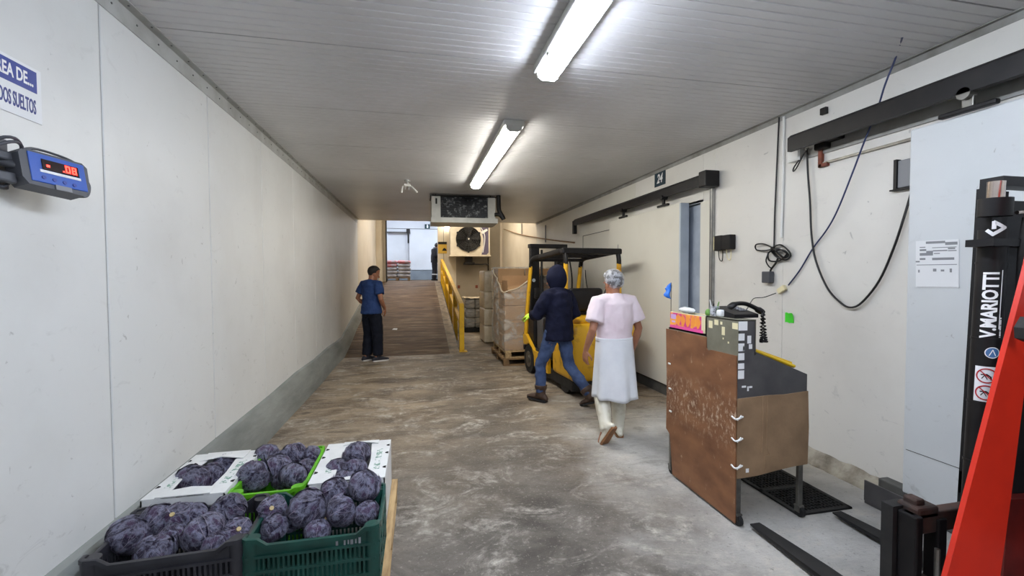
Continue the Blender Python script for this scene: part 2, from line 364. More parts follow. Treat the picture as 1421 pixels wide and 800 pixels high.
        if not ne.materials:
            for m_ in (mats if isinstance(mats, (list, tuple)) else [mats]): ne.materials.append(m_)
        ne.polygons.foreach_set('use_smooth', [True]*len(ne.polygons))
        o = link(name, ne, parent)
        if label: o['label'] = label
        return o
def link(name, me, parent=None):
    o = bpy.data.objects.new(name, me); COL.objects.link(o)
    if parent is not None:
        o.parent = parent
        if parent.name in ROOTM: ROOTM[o.name] = ROOTM[parent.name]
    return o
def thing(name, label, cat, loc=(0, 0, 0), rz=0.0, group=None, me=None, sc=1.0):
    o = bpy.data.objects.new(name, me); COL.objects.link(o)
    o.location = loc; o.rotation_euler = (0, 0, rz); o.scale = (sc, sc, sc); o['label'] = label; o['category'] = cat
    if group: o['group'] = group
    ROOTM[o.name] = MX.Translation(V(loc)) @ MX.Rotation(rz, 4, 'Z') @ MX.Scale(sc, 4)
    return o
def single(mb, name, mats, label, cat, loc=None, group=None, smooth=None, solid=0):
    xs = [V(p) for p in mb.v]
    if loc is None:
        lo = V((min(p.x for p in xs), min(p.y for p in xs), min(p.z for p in xs))); hi = V((max(p.x for p in xs), max(p.y for p in xs), max(p.z for p in xs)))
        loc = ((lo.x+hi.x)/2, (lo.y+hi.y)/2, lo.z)
    me = mb.mesh(name, mats, smooth, MX.Translation(-V(loc)))
    o = thing(name, label, cat, loc, 0, group, me)
    if solid: md = o.modifiers.new('solid', 'SOLIDIFY'); md.thickness = solid; md.offset = 0
    return o
def struct(mb, name, mats, parent=None, smooth=None, solid=0):
    o = mb.build(name, mats, parent, smooth, solid=solid)
    if parent is None: o['kind'] = 'structure'
    return o
def anchor(name):
    o = bpy.data.objects.new(name, None); COL.objects.link(o); o['kind'] = 'structure'; return o
def textmesh(s, size, ext=.001, bold=0.0, shear=0.0, align='CENTER', squeeze=1.0):
    c = bpy.data.curves.new('txt', 'FONT'); c.body = s; c.size = size; c.extrude = ext; c.offset = bold; c.shear = shear
    c.align_x = align; c.align_y = 'CENTER'; c.resolution_u = 3
    o = bpy.data.objects.new('txt', c); COL.objects.link(o)
    dg = bpy.context.evaluated_depsgraph_get(); dg.update()
    me = bpy.data.meshes.new_from_object(o.evaluated_get(dg)); bpy.data.objects.remove(o); bpy.data.curves.remove(c)
    mb = MB(); mb.add([(v.co.x*squeeze, v.co.y, v.co.z) for v in me.vertices], [tuple(p.vertices) for p in me.polygons]); bpy.data.meshes.remove(me)
    return mb
def text(s, size, T, name, m_, parent, ext=.001, bold=0.0, shear=0.0, squeeze=1.0, align='CENTER'):
    b = textmesh(s, size, ext, bold, shear, align, squeeze); b.v = [tuple(T @ V(p)) for p in b.v]
    return b.build(name, m_, parent)
def frame(o, x, y):      # matrix with origin o, text x axis, text y axis
    x = V(x).normalized(); y = V(y); y = (y-x*y.dot(x)).normalized(); z = x.cross(y); o = V(o)
    return MX(((x.x, y.x, z.x, o.x), (x.y, y.y, z.y, o.y), (x.z, y.z, z.z, o.z), (0, 0, 0, 1)))
def smoothpath(pts, k=5):
    P = [V(p) for p in pts]; out = []
    for i in range(len(P)-1):
        a = P[max(i-1, 0)]; b = P[i]; c = P[i+1]; d = P[min(i+2, len(P)-1)]
        for j in range(k):
            t = j/k; out.append(.5*((2*b)+(c-a)*t+(2*a-5*b+4*c-d)*t*t+(3*b-a-3*c+d)*t**3))
    out.append(P[-1]); return out
# ================================================================ SETTING
XL, XR, HC, YE, YB = -1.54, 3.30, 3.08, 12.1, 17.3
YF = -7.0                                  # corridor runs on behind the photographer
RZ = 1.37                                  # height of the landing at the top of the ramp
def rz(y): return max(0.0, min(RZ, (y-9.05)*RZ/(YB-9.05)))
# floor and ramp
struct(MB().grid(2, 2, lambda u, v: (XL-.2+(XR+1.4-XL)*u, YF+(YB-YF)*v, 0)), 'floor', M['floor'], solid=0)
struct(MB().prism([(9.05, 0.0), (YB, RZ), (YB, .0)], 0, XL, .62), 'floor_ramp', M['ramp'])
struct(MB().prism([(9.05, 0.002), (YB, RZ+.004), (YB, 0), (9.05, 0)], 0, .62, .82), 'trim_ramp_edge', mat('ramp_edge_concrete', (146, 132, 112), .75, c2=(96, 84, 70), scale=6, bmp=.3, bscale=20))
struct(MB().box(-4.5, 4.5, YB, 22.6, RZ-.2, RZ), 'floor_landing', M['ramp'])
# left wall: panels 1.148 m wide with recessed dark joints
wl = struct(MB().box(XL-.14, XL-.022, YF, YE, 0, HC+.02), 'wall_left', M['seam'])
k = 0; y = 2.607-1.148*8
pm = {}
while y < YE:
    y1 = min(y+1.148, YE)
    MB().rbox(XL-.06, XL, y+.005, y1-.005, .0, HC, .004, seg=1).build('panel', M['wall'], wl); y = y1
wl2 = struct(MB().box(XL-.14, XL-.022, YE+.001, YB, 0, 4.7), 'wall_left_far', M['seam'])
for a, b in ((YE, 14.4), (14.4, 16.4), (16.4, YB)): MB().rbox(XL-.05, XL, a+.003, b-.003, 0, 4.68, .004, seg=1).build('panel', M['beige'], wl2)
# left kerb following floor and ramp
kb = MB(); ring = []
def kerbring(y, z, w, h): return [(XL-.01, y, z-.05), (XL-.01, y, z+h), (XL+.035, y, z+h-.015), (XL+w*.75, y, z+h*.72), (XL+w, y, z-.02), (XL+w, y, z-.05)]
ys = [YF, -2, 1, 3, 5, 6, 7, 8, 8.7, 9.3, 10, 11, 12.1, 13.5, 15, YB-.02]
rings = [kerbring(y, rz(y)+(.0 if y > 8.2 else 0), .105+.012*sin(y*2.1), .385+.012*sin(y*3.3+1)-(.06 if y > 9 else 0)) for y in ys]
vs = [p for r_ in rings for p in r_]; n = 6
fs = [(i*n+j, i*n+(j+1) % n, (i+1)*n+(j+1) % n, (i+1)*n+j) for i in range(len(ys)-1) for j in range(n)]+[tuple(range(n)), tuple(range((len(ys)-1)*n, len(ys)*n))]
struct(kb.add(vs, fs), 'baseboard_left', M['kerb'], smooth=25)
# right wall with the opening of cold room 24 and the shallow recess of the near sliding door
O0, O1, OZ = 4.63, 6.30, 2.47
wr = struct(MB().box(XR+.022, XR+.14, YF, O0, 0, HC+.02).box(XR+.022, XR+.14, O1, YB, 0, HC+.02).box(XR+.022, XR+.14, O0, O1, OZ, HC+.02), 'wall_right', M['seam'])
def rp(a, b, z0=.0, z1=HC, m_='wall_r'): MB().rbox(XR, XR+.06, a+.001, b-.001, z0, z1, .003, seg=1).build('panel', M[m_], wr)
for a, b in ((YF, -4), (-4, -1), (-1, 1.2), (1.2, 3.46), (3.46, 4.42), (8.88, 10.4), (10.4, YE)): rp(a, b, m_='wall_r' if b < 8 else 'door24')
rp(4.42, O0); rp(O0, O1, OZ, HC); rp(O1, 8.88, m_='door24')
wr2 = struct(MB().box(XR+.002, XR+.14, YE, YB, HC, 4.7), 'wall_right_far', M['beige'])
for a, b in ((YE+.002, 14.2), (14.2, YB)): MB().rbox(XR, XR+.06, a+.001, b-.001, 0, 4.68, .003, seg=1).build('panel', M['beige'], wr2)
for m_ in list(wr.children): pass
# liner of the cold-room opening
dl = struct(MB().box(XR+.0, XR+.5, O1, O1+.03, 0, OZ).box(XR, XR+.5, O0, O1, OZ-.002, OZ+.03), 'door_1_liner', M['bluegrey'])
MB().box(XR+.14, XR+.5, O0-.03, O0, 0, OZ).build('jamb', M['bluegrey'], dl)
MB().box(XR+.5, XR+.54, O0-.1, O1+.1, 0, OZ+.1).build('back_panel', M['slate'], dl)
for i in range(8): MB().rbox(XR+.02+.010*(i % 2), XR+.025+.010*(i % 2), O0+.01+.2*i, O0+.215+.2*i, .03, OZ-.02, .002).build('curtain_strip', M['slate'], dl)
# front wall behind the photographer, end walls
struct(MB().box(XL-.1, XR+.1, YF-.1, YF, 0, HC), 'wall_front', M['wall'])
# ceiling: ribbed metal panels
cl = struct(MB().box(XL-.1, XR+.12, YF, YE, HC+.03, HC+.16), 'ceiling', M['seam'])
y = 3.0-1.145*9
def cpanel(a, b):
    mb = MB(); nr = max(1, int(round((b-a)/.0716))); prof = [(a+.006, HC+.04), (a+.006, HC)]
    for i in range(1, nr):
        c = a+(b-a)*i/nr; prof += [(c-.007, HC), (c-.003, HC+.006), (c+.003, HC+.006), (c+.007, HC)]
    prof += [(b-.006, HC), (b-.006, HC+.04)]
    n = len(prof); vs = [(x, p[0], p[1]) for x in (XL, XR+.06) for p in prof]
    mb.add(vs, [(i, i+1, n+i+1, n+i) for i in range(n-1)])
    mb.build('panel', M['ceil'], cl)
while y < YE-.01:
    cpanel(y, min(y+1.145, YE)); y += 1.145
struct(MB().box(XL-.1, XR+.1, YE, YE+.12, HC, 4.7), 'ceiling_fascia', M['beige'])
struct(MB().box(XL-.1, XR+.1, YE, YB+.2, 4.7, 4.8), 'ceiling_far', M['beige'])
# cornice angles with their screws
c = MB(); c.box(XL, XL+.006, YF, YE, HC-.105, HC).box(XL, XL+.055, YF, YE, HC-.006, HC); tl = struct(c, 'trim_1', M['trim'])
sm = MB(); y = .8
while y < 8: sm.ell((XL+.008, y, HC-.05), (.004, .006, .006), 6, 4); sm.ell((XL+.035, y+.09, HC-.008), (.006, .006, .004), 6, 4); y += .21
sm.build('screw', M['seam'], tl, kind='stuff')
c = MB(); c.box(XR-.006, XR, YF, YE, HC-.05, HC).box(XR-.035, XR, YF, YE, HC-.006, HC); struct(c, 'trim_2', M['trimd'])
# right kerbs: broken concrete footing, cold-room kerb
mb = MB(); random.seed(3); vs = []
N = 44
for i in range(N):
    y = 2.52+(4.60-2.52)*i/(N-1); h = .12+.02*noise.noise(V((y*9, 0, 0)))+.015*noise.noise(V((y*31, 2, 0)))
    d = .045+.012*noise.noise(V((y*13, 5, 0)))
    vs += [(XR+.001, y, -.01), (XR-.008, y, h), (XR-.016, y, h-.015), (XR-d*.8, y, h*.45), (XR-d-.03, y, -.01)]
mb.add(vs, [(i*5+j, i*5+(j+1) % 5, (i+1)*5+(j+1) % 5, (i+1)*5+j) for i in range(N-1) for j in range(5)]+[tuple(range(5)), tuple(range((N-1)*5, N*5))])
struct(mb, 'baseboard_right', M['rough'])
struct(MB().rbox(3.20, XR, 4.9, YE, .0, .155, .008), 'baseboard_right_far', M['darkkerb'])
struct(MB().rbox(3.19, 3.30, 6.95, 7.0, .0, .15, .004).rbox(3.215, XR, .3, 2.5, .0, .15, .008), 'baseboard_right_near', M['darkkerb'])
# back wall of the corridor (beige) with the opening at the top of the ramp
wb = struct(MB().box(XL-.1, -1.30, YB, YB+.16, 0, 4.7).box(.75, XR+.1, YB, YB+.16, 0, 4.7), 'wall_back', M['beige'])
MB().rbox(-1.30, -1.19, YB-.04, YB+.2, RZ, 4.68, .006).build('jamb', M['taupe'], wb)
MB().rbox(-1.19, -1.155, YB-.05, YB+.2, RZ, 4.68, .006).build('seal', M['black'], wb)
MB().rbox(1.45, 3.2, YB-.03, YB+.01, 0.0, 4.0, .004).build('panel', M['taupe'], wb)
MB().prism([(1.1, 4.4), (1.1, 1.9), (1.14, 1.5), (1.25, 1.15), (1.45, .85), (1.45, 4.4)], 1, YB-.05, YB-.001).build('panel', M['beige'], wb)
MB().box(.97, .985, YB-.006, YB, .8, 3.8).build('joint', M['seam'], wb)
MB().cyl((2.72, YB-.06, 2.32), (2.72, YB-.06, .4), .022, n=8).build('pipe', M['black'], wb)
MB().rbox(2.60, 2.84, YB-.09, YB-.02, 1.02, 1.2, .01).build('valve', M['black'], wb)
for x, z in ((1.55, 1.15), (2.25, 1.15), (1.25, 1.15)): MB().rbox(x-.05, x+.05, YB-.05, YB-.02, z-.06, z+.06, .01).build('socket', M['rustb'], wb)
# cold room behind the opening
wc = struct(MB().box(-4.5, 4.5, 22.6, 22.7, RZ-.2, 4.9), 'wall_cold_room', M['coolwall'])
struct(MB().box(-4.5, 4.5, YB+.16, 22.6, 4.9, 5.0), 'ceiling_cold_room', M['coolwall'])
struct(MB().box(-4.6, -4.5, YB+.16, 22.7, RZ-.2, 5).box(4.5, 4.6, YB+.16, 22.7, RZ-.2, 5).box(-4.5, XL-.1, YB+.1, YB+.16, RZ-.2, 5).box(XR+.1, 4.5, YB+.1, YB+.16, RZ-.2, 5).box(XL-.1, XR+.1, YB+.02, YB+.16, 4.7, 5), 'wall_cold_room_side', M['coolwall'])
MB().rbox(-4.4, -1.45, 22.50, 22.59, RZ+.45, 3.85, .01).build('panel', M['coolwall'], wc)
MB().rbox(-.43, 1.9, 22.49, 22.59, RZ+.5, 3.85, .01).build('sliding_door', M['coolwall'], wc)
MB().box(-4.4, 3.5, 22.575, 22.59, 3.92, 3.94).build('joint', M['seam'], wc)
MB().rbox(-1.9, -.40, 22.42, 22.5, 3.70, 3.76, .01).build('door_rail', M['darkkerb'], wc)
MB().rbox(-.55, -.38, 22.36, 22.5, 3.68, 3.9, .01).rbox(-.50, -.42, 22.40, 22.5, 3.2, 3.7, .01).build('rail_stop', M['black'], wc)
MB().box(-.46, -.43, 22.46, 22.5, RZ+.5, 3.2).build('door_edge', M['greybox'], wc)
MB().rbox(.75, 1.05, 22.44, 22.48, 2.97, 3.02, .006).build('handle', M['greybox'], wc)
MB().rbox(-4.5, 3.5, 22.40, 22.6, RZ, RZ+.47, .01).build('kerb', M['coolband'], wc)
# ---- sliding door 24 (structure): panel, hangers, rail, frame
d1 = struct(MB().rbox(3.165, 3.255, 4.89, 6.95, .16, 2.50, .008), 'door_1', M['door24'])
MB().rbox(3.15, 3.27, 4.86, 4.89, .17, 2.49, .006).build('edge_seal', M['bluegrey'], d1)
MB().box(3.163, 3.166, 6.6, 6.62, 1.9, 2.1).build('label_strip', M['gum'], d1)
for y in (5.25, 6.40):
    h = MB().rbox(3.13, 3.165, y-.13, y+.13, 2.50, 2.53, .008).rbox(3.14, 3.17, y-.02, y+.02, 2.50, 2.66, .004); h.build('hanger', M['black'], d1)
    MB().cyl((3.11, y, 2.62), (3.20, y, 2.62), .03).build('hanger_wheel', M['black'], d1)
rl = MB(); rl.prism([(3.13, 2.62), (3.13, 2.72), (3.16, 2.75), (XR, 2.75), (XR, 2.70), (3.17, 2.70), (3.17, 2.62)], 1, 4.38, 8.62)
ra = rl.build('rail', M['black'], d1)
MB().rbox(3.11, 3.29, 4.33, 4.46, 2.59, 2.77, .012).build('rail_cap', M['black'], d1)
MB().rbox(3.12, 3.2, 8.58, 8.66, 2.45, 2.72, .01).build('rail_stop', M['black'], d1)
MB().box(XR-.008, XR-.001, 6.96, 8.5, 2.395, 2.405).box(XR-.008, XR-.001, 8.49, 8.50, .2, 2.4).build('outline_joint', M['seam'], d1)
MB().rbox(XR-.03, XR, 4.415, 4.47, .0, 2.76, .004).build('frame_channel', M['alu'], d1)
MB().box(XR-.034, XR-.028, 4.418, 4.424, .2, 2.7).box(XR-.034, XR-.028, 4.462, 4.466, .2, 2.7).build('channel_lip', M['seam'], d1)
MB().rbox(XR-.018, XR, 4.47, 4.66, .0, 2.47, .004).build('frame_board', M['door24'], d1)
tz = MB(); pts = [(XR+.02, 4.655+.012*noise.noise(V((0, 0, z_*3.0))), z_) for z_ in [i*.1 for i in range(2, 25)]]
tz.tube(pts, [(.02+.01*noise.noise(V((5, 0, p[2]*4))), .014) for p in pts], 6).build('rubber_seal', M['rubber'], d1)
# ---- near sliding door (structure)
d2 = struct(MB().rbox(3.16, 3.265, .35, 2.30, .15, 2.555, .01), 'door_2', M['door'])
MB().box(3.158, 3.162, 1.6, 2.28, .445, .449).build('panel_joint', M['seam'], d2)
rl = MB(); rl.prism([(3.10, 2.66), (3.10, 2.775), (3.13, 2.80), (3.29, 2.80), (3.29, 2.75), (3.14, 2.75), (3.14, 2.66)], 1, .2, 3.22)
rl.build('rail', M['black'], d2)
rl = MB(); rl.box(3.285, 3.30, .2, 3.2, 2.61, 2.74); rl.build('rail_backing', M['trimd'], d2)
for y in (1.98, .7):
    MB().rbox(3.12, 3.16, y-.14, y+.14, 2.555, 2.585, .008).build('hanger', M['black'], d2)
    MB().rbox(3.135, 3.155, y-.03, y+.03, 2.56, 2.70, .006).cyl((3.10, y, 2.66), (3.16, y, 2.66), .035).build('hanger_wheel', M['steel'], d2)
MB().box(XR-.02, XR, 2.28, 3.07, 2.522, 2.54).build('header_strip', M['steel'], d2)
MB().rbox(XR-.03, XR, 3.05, 3.085, 2.50, 2.66, .004).rbox(XR-.03, XR, 3.0, 3.085, 2.50, 2.53, .004).build('bracket', M['rustb'], d2)
MB().rbox(XR-.07, XR, 2.98, 3.09, 2.64, 2.70, .01).rbox(XR-.09, XR-.01, 2.86, 2.98, 2.68, 2.74, .01).build('rail_roller', M['black'], d2)
MB().rbox(XR-.03, XR, 2.30, 2.455, 2.21, 2.40, .006).build('cover_plate', M['greybox'], d2)
MB().box(XR-.04, XR, 2.455, 2.475, 2.20, 2.41).box(XR-.04, XR, 2.3, 2.50, 2.195, 2.205).build('cover_lip', M['black'], d2)
# ================================================================ LAMPS
def fluorescent(x, y0, y1, z, col, power, label, place):
    t = thing('ceiling_light', label, 'lamp', (x, (y0+y1)/2, z-.12), 0, 'fluorescent ceiling fixtures')
    MB().rbox(x-.10, x+.10, y0, y1, z-.055, z-.002, .008).build('base_tray', M['casing'], t)
    d = MB(); pr = [(-.072, -.05), (-.066, -.085), (-.04, -.105), (.04, -.105), (.066, -.085), (.072, -.05)]
    n = len(pr); ya, yb = y0+.03, y1-.03
    vs = [(x+p[0], yy, z+p[1]) for yy in (ya, yb) for p in pr]
    d.add(vs, [(i, i+n, i+1+n, i+1) for i in range(n-1)]+[tuple(range(n)), tuple(range(n, 2*n))])
    e = emis('tube_glow', col, LAMP_POWER*power); d.build('diffuser', e, t)
    for yy in (y0+.004, y1-.03):
        MB().prism([(x+p[0]*1.08, z+p[1]*1.04) for p in pr], 1, yy, yy+.026).build('end_cap', M['casing'], t)
    for s_ in (-1, 1):
        for i in range(4):
            yy = y0+.3+(y1-y0-.6)*i/3
            MB().rbox(x+s_*.078-.008, x+s_*.078+.008, yy-.02, yy+.02, z-.07, z-.04, .003).build('clip', M['steel'], t)
cool, neut, warm = (232, 240, 255), (255, 251, 242), (255, 243, 224)
fluorescent(.90, .62, 3.02, HC, cool, 1.0, 'twin-tube ceiling light nearest the camera, cut by the top edge', 0)
fluorescent(.90, 4.08, 6.95, HC, neut, .8, 'twin-tube ceiling light further down, before the ceiling cooler', 0)
fluorescent(.90, -2.9, -.5, HC, cool, 1.0, 'added unseen ceiling light behind the photographer', 0)  # added out of view to give the corridor ambient light
fluorescent(.90, -6.4, -4.0, HC, cool, 1.0, 'added unseen ceiling light at the back end behind the photographer', 0)  # second unseen fixture, also added for ambient light
fluorescent(.4, 12.9, 15.3, 4.7, warm, 1.0, 'warm ceiling light over the ramp beyond the ceiling edge', 0)
fluorescent(2.2, 12.9, 15.3, 4.7, warm, 1.0, 'warm ceiling light over the bay right of the ramp', 0)
fluorescent(-1.0, 18.6, 21.0, 4.9, cool, 1.8, 'ceiling light on the left inside the cold room', 0)
fluorescent(2.0, 18.6, 21.0, 4.9, cool, 1.8, 'ceiling light on the right inside the cold room', 0)
t = thing('bulkhead_lamp', 'small lit lamp on the back wall just under the ceiling cooler', 'lamp', (1.25, YB-.25, 3.42))
MB().rbox(1.05, 1.46, YB-.18, YB-.05, 3.42, 3.56, .04, seg=3).build('lamp_cover', emis('lamp_glow', (255, 244, 224), 9.0), t, smooth=40)
MB().rbox(1.1, 1.41, YB-.06, YB-.005, 3.44, 3.54, .01).build('base', M['casing'], t)

# ================================================================ PEOPLE
def hand(mb, wr, d, nrm, sgn, curl=.5, sc=1.0):
    d = V(d).normalized(); nrm = V(nrm); nrm = (nrm-d*nrm.dot(d)).normalized(); sd = d.cross(nrm)*sgn    # sd points to the thumb side
    W = V(wr)
    mb.tube([W-d*.02, W+d*.02*sc, W+d*.05*sc, W+d*.088*sc], [(.024*sc, .019*sc), (.032*sc, .018*sc), (.041*sc, .016*sc), (.040*sc, .012*sc)], 12, side=sd, round_caps=True)
    for i, (off, ln) in enumerate(((.031, .92), (.0105, 1.02), (-.0105, .95), (-.031, .76))):
        p = W+d*(.080 if i else .077)*sc+sd*off*sc; a = curl*(.35+.06*i); dd = d+sd*off*2.2; pts = [p]
        for sl in (.042, .027, .022):
            dd = (dd.normalized()*cos(a)+nrm*sin(a)); p = p+dd.normalized()*sl*ln*sc; pts.append(p); a = curl*.55
        mb.tube(pts, [.0088*sc, .0084*sc, .0078*sc, .0066*sc], 8, round_caps=True)
    p = W+d*.022*sc+sd*.024*sc; q = p+(d*.55+sd*.75+nrm*.25).normalized()*.042*sc; r_ = q+(d*.9+sd*.3+nrm*.35*curl*2).normalized()*.032*sc; e = r_+(d+nrm*.5*curl).normalized()*.022*sc
    mb.tube([p, q, r_, e], [.0125*sc, .0105*sc, .0095*sc, .0075*sc], 8, round_caps=True)
def headmx(hd, yaw, pitch, roll=0): return MX.Translation(V(hd)) @ MX.Rotation(yaw, 4, 'Z') @ MX.Rotation(-pitch, 4, 'X') @ MX.Rotation(roll, 4, 'Y') @ MX.Scale(1.06, 4)
def head_parts(mb, T):
    z = [(-.128, .020, .026, .055), (-.118, .036, .042, .050), (-.095, .050, .062, .036), (-.06, .061, .080, .016), (-.02, .068, .090, .004), (.03, .075, .098, -.006), (.07, .074, .096, -.010), (.10, .060, .080, -.014), (.118, .036, .05, -.016), (.124, .012, .02, -.016)]
    mb.tube([T @ V((0, q[3], q[0])) for q in z], [(q[1], q[2]) for q in z], 18, side=T.to_3x3() @ V((1, 0, 0)))
    mb.tube([T @ V((0, .088, .025)), T @ V((0, .100, -.005)), T @ V((0, .112, -.028)), T @ V((0, .092, -.036))], [.007, .010, .014, .010], 8, round_caps=True)
    for s in (-1, 1):
        mb.ell((s*.077, -.008, -.012), (.011, .018, .032), 10, 8, T=T)
        mb.ell((s*.032, .083, .022), (.022, .012, .008), 8, 6, T=T)
    mb.ell((0, .085, -.066), (.024, .010, .006), 10, 6, T=T); mb.ell((0, .084, -.078), (.021, .010, .006), 10, 6, T=T)
def body(P, root, m_, T, curl=(.5, .5)):
    mb = MB()
    mb.tube([P['pel']-V((0, 0, .05)), P['pel'], P['wai'], P['che'], P['sho'], P['nb'], P['nb']*.4+P['hd']*.6-V((0, .01, .0))], [(.11, .07), (.145, .10), (.135, .098), (.155, .112), (.15, .09), (.062, .06), (.054, .055)], 18, side=P['side'], round_caps=True)
    head_parts(mb, T)
    for s in (0, 1):
        sh, el, wr = P['sh'][s], P['el'][s], P['wr'][s]
        mb.tube([sh.lerp(P['sho'], .35), sh, sh.lerp(el, .4), el, el.lerp(wr, .3), wr], [.052, .055, .047, .039, .041, .027], 12, round_caps=True)
        hand(mb, wr, P['hdir'][s], P['hn'][s], (-1, 1)[s]*P.get('thumb', -1), curl[s])
        hp, kn, an = P['hip'][s], P['kn'][s], P['an'][s]
        mb.tube([hp, hp.lerp(kn, .4), kn, kn.lerp(an, .35), an], [.086, .076, .054, .055, .036], 12, round_caps=True)
        t = V(P['toe'][s]).normalized(); mb.tube([an-t*.03, an+t*.05-V((0, 0, .03)), an+t*.13-V((0, 0, .05))], [.036, .036, .028], 10, round_caps=True)
    return mb.remesh('body', m_, .0062, root, smooth_it=3)
def eyes(root, T):
    for s in (-1, 1): MB().ell((s*.031, .0835, .012), (.011, .009, .008), 10, 8, T=T).build('eye', M['eye'], root, 60, local=True)
def trousers(P, root, m_, voxel=.011, grow=0.0, hem=None, disp=.016):
    cut = hem is not None
    mb = MB()
    mb.tube([P['pel']-V((0, 0, .15)), P['pel'], P['wai']*.55+P['pel']*.45], [(.135, .105), (.168+grow*.4, .128+grow*.4), (.148, .112)], 18, side=P['side'], round_caps=False)
    for s in (0, 1):
        hp, kn, an = P['hip'][s], P['kn'][s], P['an'][s]
        mb.tube([hp+V((0, 0, .04)), hp.lerp(kn, .35), kn]+([kn.lerp(an, .12)] if cut else [kn.lerp(an, .45), an.lerp(kn, .06)]), ([.098+grow, .09+grow, .066+grow, .062+grow] if cut else [.094+grow*.2, .09+grow, .072+grow, .070+grow, .064+grow]), 14)
    return mb.remesh('trousers', m_, voxel, root, smooth_it=4, disp=disp, dscale=.07)
def shoe(P, root, s, m_, msole, shaft=0.0, name='shoe', toe=None, w=1.0):
    an = P['an'][s]; t = V(toe if toe is not None else P['toe'][s]).normalized(); shin = (P['kn'][s]-an).normalized()
    up = (V((0, 0, 1))-t*t.z); up = up.normalized() if up.length > .3 else (shin-t*shin.dot(t)).normalized()
    sd = t.cross(up); base = an-up*.078
    mb = MB(); prof = [(-.085, .030, .026, .030), (-.065, .036, .042, .044), (-.02, .038, .052, .054), (.04, .041, .046, .048), (.10, .047, .034, .036), (.15, .046, .027, .029), (.185, .030, .020, .022)]
    mb.tube([base+t*q[0]+up*q[3] for q in prof], [(q[1]*w, q[2]) for q in prof], 14, side=sd, round_caps=True)
    kn = P['kn'][s]
    if shaft: mb.tube([an-shin*.03, an+shin*.05, an+shin*shaft*.6, an+shin*shaft], [(.058, .068), (.058, .064), (.074, .078), (.080, .084)], 16, side=sd)
    else: mb.tube([an-shin*.03, an+shin*.03], [(.042, .05), (.044, .05)], 14, side=sd)
    o = mb.remesh(name, m_, .009, root, smooth_it=3, disp=.006 if shaft else 0, dscale=.05)
    sp = [(-.09, .030), (-.06, .040), (0, .040), (.06, .044), (.11, .050), (.155, .047), (.192, .026)]
    lf = [base+t*a+sd*b*w for a, b in sp]+[base+t*a-sd*b*w for a, b in sp[::-1]]
    sb = MB(); n = len(lf); vs = [p+up*.016 for p in lf]+[p-up*.008 for p in lf]
    sb.add(vs, [tuple(range(n)), tuple(range(2*n-1, n-1, -1))]+[(i, (i+1) % n, (i+1) % n+n, i+n) for i in range(n)])
    sb.build('sole', msole, o, local=True)
    return o
def top(P, root, m_, hemz, sleeve, grow=.022, name='shirt', voxel=.011, disp=.018, hemw=None, collar=.0, wrist=.04):
    mb = MB(); g = grow
    lo = P['pel'].lerp(P['wai'], .3); lo = V((lo.x, lo.y, hemz))
    hw = hemw or (.165+g, .12+g)
    mb.tube([lo, lo.lerp(P['wai'], .5), P['wai'], P['che'], P['sho'], P['sho']*.35+P['nb']*.65, P['nb']+(P['hd']-P['nb'])*collar], [hw, (hw[0]*.5+.5*(.15+g), hw[1]*.5+.5*(.11+g)), (.145+g, .108+g), (.165+g, .122+g), (.155+g, .098+g), (.092+g*.5, .078+g*.5), (.062+g*.3, .062+g*.3)], 20, side=P['side'])
    for s in (0, 1):
        sh, el, wr = P['sh'][s], P['el'][s], P['wr'][s]
        if sleeve <= 1: pts = [sh.lerp(P['sho'], .5), sh, sh.lerp(el, sleeve*.5), sh.lerp(el, sleeve)]; rr = [.07+g*.6, .068+g*.5, .062+g*.7, .060+g*.85]
        else: pts = [sh.lerp(P['sho'], .5), sh, sh.lerp(el, .5), el, el.lerp(wr, .5), el.lerp(wr, sleeve-1)]; rr = [.07+g*.6, .068+g*.5, .06+g*.6, .056+g*.5, .05+g*.4, wrist]
        mb.tube(pts, rr, 14)
    return mb.remesh(name, m_, voxel, root, smooth_it=3, disp=disp, dscale=.09)
def hair(root, T, g=.011, m_='hair', name='hair'):
    mb = MB(); vs = []
    nu, nv = 26, 16
    for i in range(nv+1):
        t = -.42*pi+(.92*pi)*i/nv
        for j in range(nu):
            a = 2*pi*j/nu; x = (.0755+g)*cos(t)*cos(a); yy = -.010+(.099+g)*cos(t)*sin(a); z = .036+(.09+g)*sin(t)
            fr = max(0, sin(a)); lim = .036+(.062*fr**.6) if sin(a) > .1 else (-.005 if sin(a) > -.35 else -.055)
            if z < lim: 
                k_ = .80; x *= k_; yy = -.010+(yy+.010)*k_*(.9 if fr > 0 else 1); z = max(z, lim-.05)
            x += .004*noise.noise(V((x*60, yy*60, z*60))); z += .004*noise.noise(V((x*50, yy*50+9, z*50)))
            vs.append((x, yy, z))
    vs.append((0, -.01, .036+(.09+g)))
    fs = [(i*nu+j, i*nu+(j+1) % nu, (i+1)*nu+(j+1) % nu, (i+1)*nu+j) for i in range(nv) for j in range(nu)]
    fs += [(nv*nu+j, nv*nu+(j+1) % nu, len(vs)-1) for j in range(nu)]
    return mb.add(vs, fs, T=T).build(name, M[m_], root, 70, local=True)
def pose(**k):
    P = dict(pel=V((0, 0, .95)), wai=V((0, 0, 1.09)), che=V((0, .01, 1.25)), sho=V((0, 0, 1.385)), nb=V((0, 0, 1.45)), hd=V((0, .025, 1.585)), side=V((1, 0, 0)),
             sh=[V((-.185, 0, 1.385)), V((.185, 0, 1.385))], hip=[V((-.09, 0, .90)), V((.09, 0, .90))], kn=[V((-.10, .02, .49)), V((.10, .02, .49))], an=[V((-.10, -.02, .085)), V((.10, -.02, .085))], toe=[V((-.15, 1, 0)), V((.15, 1, 0))])
    for a, b in k.items(): P[a] = [V(q) for q in b] if isinstance(b, list) else V(b) if isinstance(b, tuple) else b
    return P
